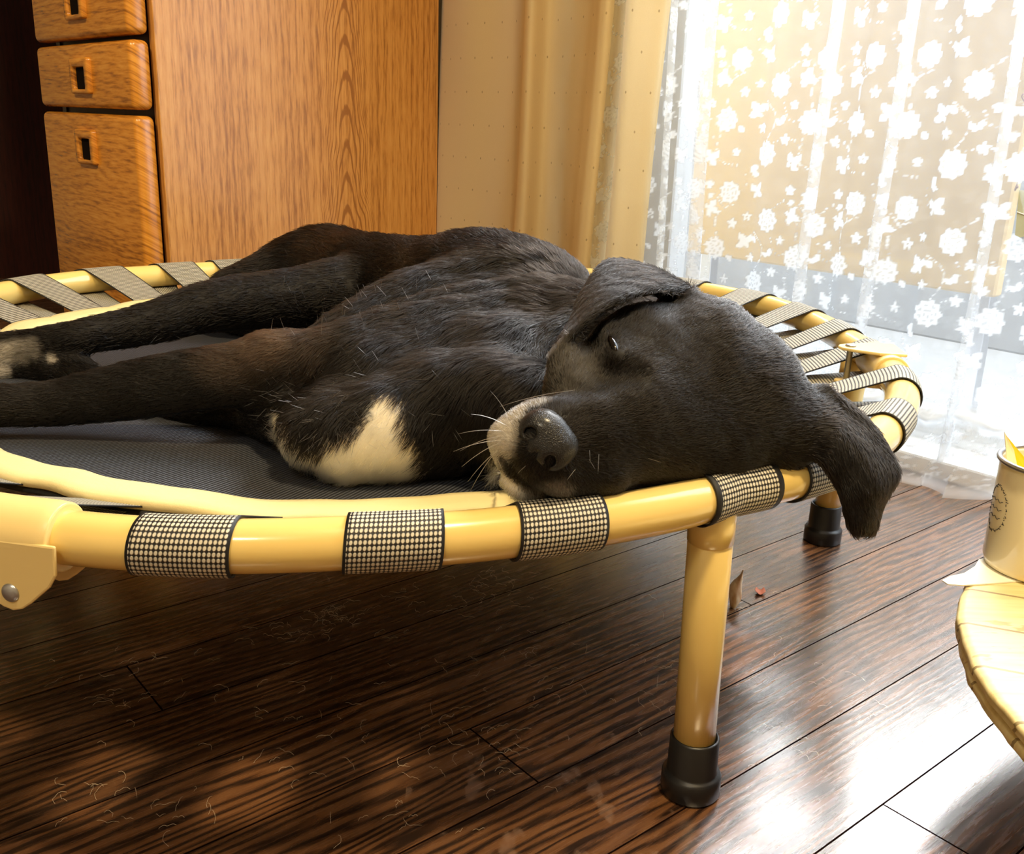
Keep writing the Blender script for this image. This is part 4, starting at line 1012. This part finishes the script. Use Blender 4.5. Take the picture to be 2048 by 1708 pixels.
    # eye
    ea = at(1214, 664, surf(1214, 664)[1]+.0010); eb = at(1238, 718, surf(1238, 718)[1]+.0010); ec = at(1227, 690, surf(1227, 690)[1]+.0034)
    ex = V(eb-ea).normalized(); ey = V(CAMLOC-ec).normalized(); ez = ex.cross(ey).normalized(); ey = ez.cross(ex)
    bm = bmesh.new(); bmesh.ops.create_uvsphere(bm, u_segments=40, v_segments=24, radius=1)
    for v in bm.verts: v.co = V(ec)+ex*(v.co.x*.0092)+ey*(v.co.y*.0042)+ez*(v.co.z*.0029)
    keep(obj('eye', bm, plain('dark_wet_eye', (.006, .004, .003, 1), .12, spec=.4)), e)
    # whiskers
    wk = []
    for x, y, dx, dy in ((1012, 850, -70, -40), (1006, 862, -90, -12), (1000, 872, -80, 12), (998, 886, -75, 30), (996, 900, -60, 45), (1020, 838, -40, -75), (1002, 880, -95, 5), (990, 905, -50, 60), (1150, 780, -150, 15), (1016, 990, 60, 22), (1035, 995, 40, 28)):
        c, dd = surf(x, y); wk.append([at(x+dx*t, y+dy*t+18*t*t, dd-.012*t) for t in (0, .35, .7, 1)])
    # fur
    tri_area = np.linalg.norm(fn, axis=1)*.5; cf = P[F].mean(1)
    L_reg = {'torso': .013, 'rib': .014, 'thigh': .013, 'hindleg': .009, 'hindleg_low': .009, 'shoulder': .012, 'elbow': .010, 'forearm': .007, 'foreleg_low': .010, 'paw': .006, 'toe': .005, 'chest': .018, 'neck': .014, 'fold': .008, 'skull': .008, 'brow': .006, 'muzzle': .0045, 'cheek': .006, 'lip': .0040, 'chin': .0055}
    Lr = np.array([L_reg[n_] for n_ in names])
    dist = np.linalg.norm(cf-CAMLOC, axis=1); dens = tri_area*np.clip(.8/dist, .5, 1.4)**1.6*np.where(Lr[reg[F[:, 0]]] < .008, 1.9, 1.0)
    fnn = fn/(np.linalg.norm(fn, axis=1)[:, None]+1e-12); dens[(fnn[:, 2] < -.75)] *= .08
    tocam = (CAMLOC-cf); tocam /= np.linalg.norm(tocam, axis=1)[:, None]; dens *= np.where((fnn*tocam).sum(1) > -.35, 1.0, .3)
    ecc = at(1227, 690, surf(1227, 690)[1]); ed = np.linalg.norm(cf-ecc, axis=1); eu = np.abs((cf-ecc)@np.array(ex)); dens[(ed < .0135) & (np.sqrt(np.maximum(ed**2-eu**2, 0)) < .0036)] = 0
    NH = FUR_COUNT; pr = dens/dens.sum(); fi = RNG.choice(len(F), NH, p=pr)
    u = RNG.random((NH, 1)); w = RNG.random((NH, 1)); q = F[fi]
    bl = [(1-u)*(1-w), u*(1-w), u*w, (1-u)*w]; mixq = lambda A: sum(b*A[q[:, i]] for i, b in enumerate(bl))
    p0 = mixq(P); nn_ = mixq(NV); nn_ /= np.linalg.norm(nn_, axis=1)[:, None]; fl = mixq(FL); hc_ = C_[q[:, 0]]*1.0
    L = Lr[reg[q[:, 0]]]; L = np.where(ear[q[:, 0]], .0065, L); L = np.where(white[q[:, 0]], .014, L); L = L*RNG.uniform(.65, 1.15, NH)
    clump = np.sin(p0[:, 0]*230+np.sin(p0[:, 1]*170)*2)*np.sin(p0[:, 1]*210+p0[:, 2]*190)
    side = np.cross(nn_, fl)
    dirv = fl+nn_*(.30+.16*clump[:, None]+RNG.normal(0, .09, (NH, 1)))+side*(RNG.normal(0, .16, (NH, 1))+.18*np.sin(p0[:, :1]*95+p0[:, 2:3]*120))
    dirv /= np.linalg.norm(dirv, axis=1)[:, None]
    ts = np.array([-.12, .33, .7, 1.0]); pts = p0[:, None, :]+dirv[:, None, :]*(ts[None, :, None]*L[:, None, None])-nn_[:, None, :]*((ts**2)[None, :, None]*(L*.22)[:, None, None])
    rad = np.array([.00016, .00015, .00010, .00002])[None, :]*np.clip(dist[fi]/.7, .8, 1.6)[:, None]*RNG.uniform(.8, 1.2, (NH, 1))
    var = RNG.uniform(.6, 1.6, (NH, 1)); hc_ = hc_*np.where(white[q[:, 0]][:, None], 1, var)
    # stray white guard hairs in the armpit
    def fur_obj(name, pts, rad, colr, mat, stuff=True):
        n_ = len(pts); hc = bpy.data.hair_curves.new(name); hc.add_curves([pts.shape[1]]*n_)
        hc.points.foreach_set('position', pts.astype(np.float32).reshape(-1))
        a = hc.attributes.get('radius') or hc.attributes.new('radius', 'FLOAT', 'POINT'); a.data.foreach_set('value', rad.astype(np.float32).reshape(-1))
        a = hc.attributes.new('hair_colour', 'FLOAT_COLOR', 'CURVE'); a.data.foreach_set('color', np.concatenate([colr, np.ones((n_, 1))], 1).astype(np.float32).reshape(-1))
        o = bpy.data.objects.new(name, hc); COL.objects.link(o); hc.materials.append(mat); keep(o, e)
        if stuff: o['kind'] = 'stuff'
        return o
    hm = NT('dog_fur'); at2 = hm.n('ShaderNodeAttribute', attribute_name='hair_colour')
    ph = hm.n('ShaderNodeBsdfHairPrincipled', parametrization='COLOR'); hm.put(ph.inputs['Color'], at2.outputs['Color']); ph.inputs['Roughness'].default_value = .33; ph.inputs['IOR'].default_value = 1.36; ph.inputs['Radial Roughness'].default_value = .5
    if 'Random Roughness' in ph.inputs: ph.inputs['Random Roughness'].default_value = .3
    hm.t.links.new(ph.outputs[0], hm.out.inputs[0])
    if NH > 10: fur_obj('fur', pts, rad, hc_, hm.m)
    wk = np.array(wk)
    # guard hairs: pale strays over elbow whorl and chest
    gh = []
    for cx0, cy0, sx, sy, m_ in ((600, 800, 45, 35, 70), (660, 850, 50, 35, 70), (760, 770, 50, 30, 22), (900, 840, 90, 80, 26), (600, 640, 60, 25, 40), (700, 600, 90, 30, 40), (1180, 860, 120, 60, 8), (340, 680, 40, 10, 20)):
        for _ in range(m_):
            x = RNG.normal(cx0, sx); y = RNG.normal(cy0, sy); c, dd = surf(x, y)
            if dd > 1.3: continue
            ang = math.atan2(y-cy0+10, x-cx0)+RNG.normal(0, .4); l = RNG.uniform(.006, .013)*F_PX/dd
            if cx0 in (600, 700) and cy0 < 650: ang = -1.9+RNG.normal(0, .35)
            gh.append([at(x+math.cos(ang)*l*t, y+math.sin(ang)*l*t, dd-.001-.005*t) for t in (0, .4, .75, 1)])
    gh = np.array(gh); gr = np.tile(np.array([.00013, .00012, .00009, .00003]), (len(gh), 1))
    fur_obj('guard_hair', gh, gr, np.tile([[.55, .52, .48]], (len(gh), 1)), hm.m)
    fur_obj('whisker', wk, np.tile(np.array([.00022, .00018, .00012, .00004]), (len(wk), 1)), np.tile([[.7, .68, .64]], (len(wk), 1)), hm.m)
FUR_COUNT = 0 if FAST_DOG else 230000
dog()
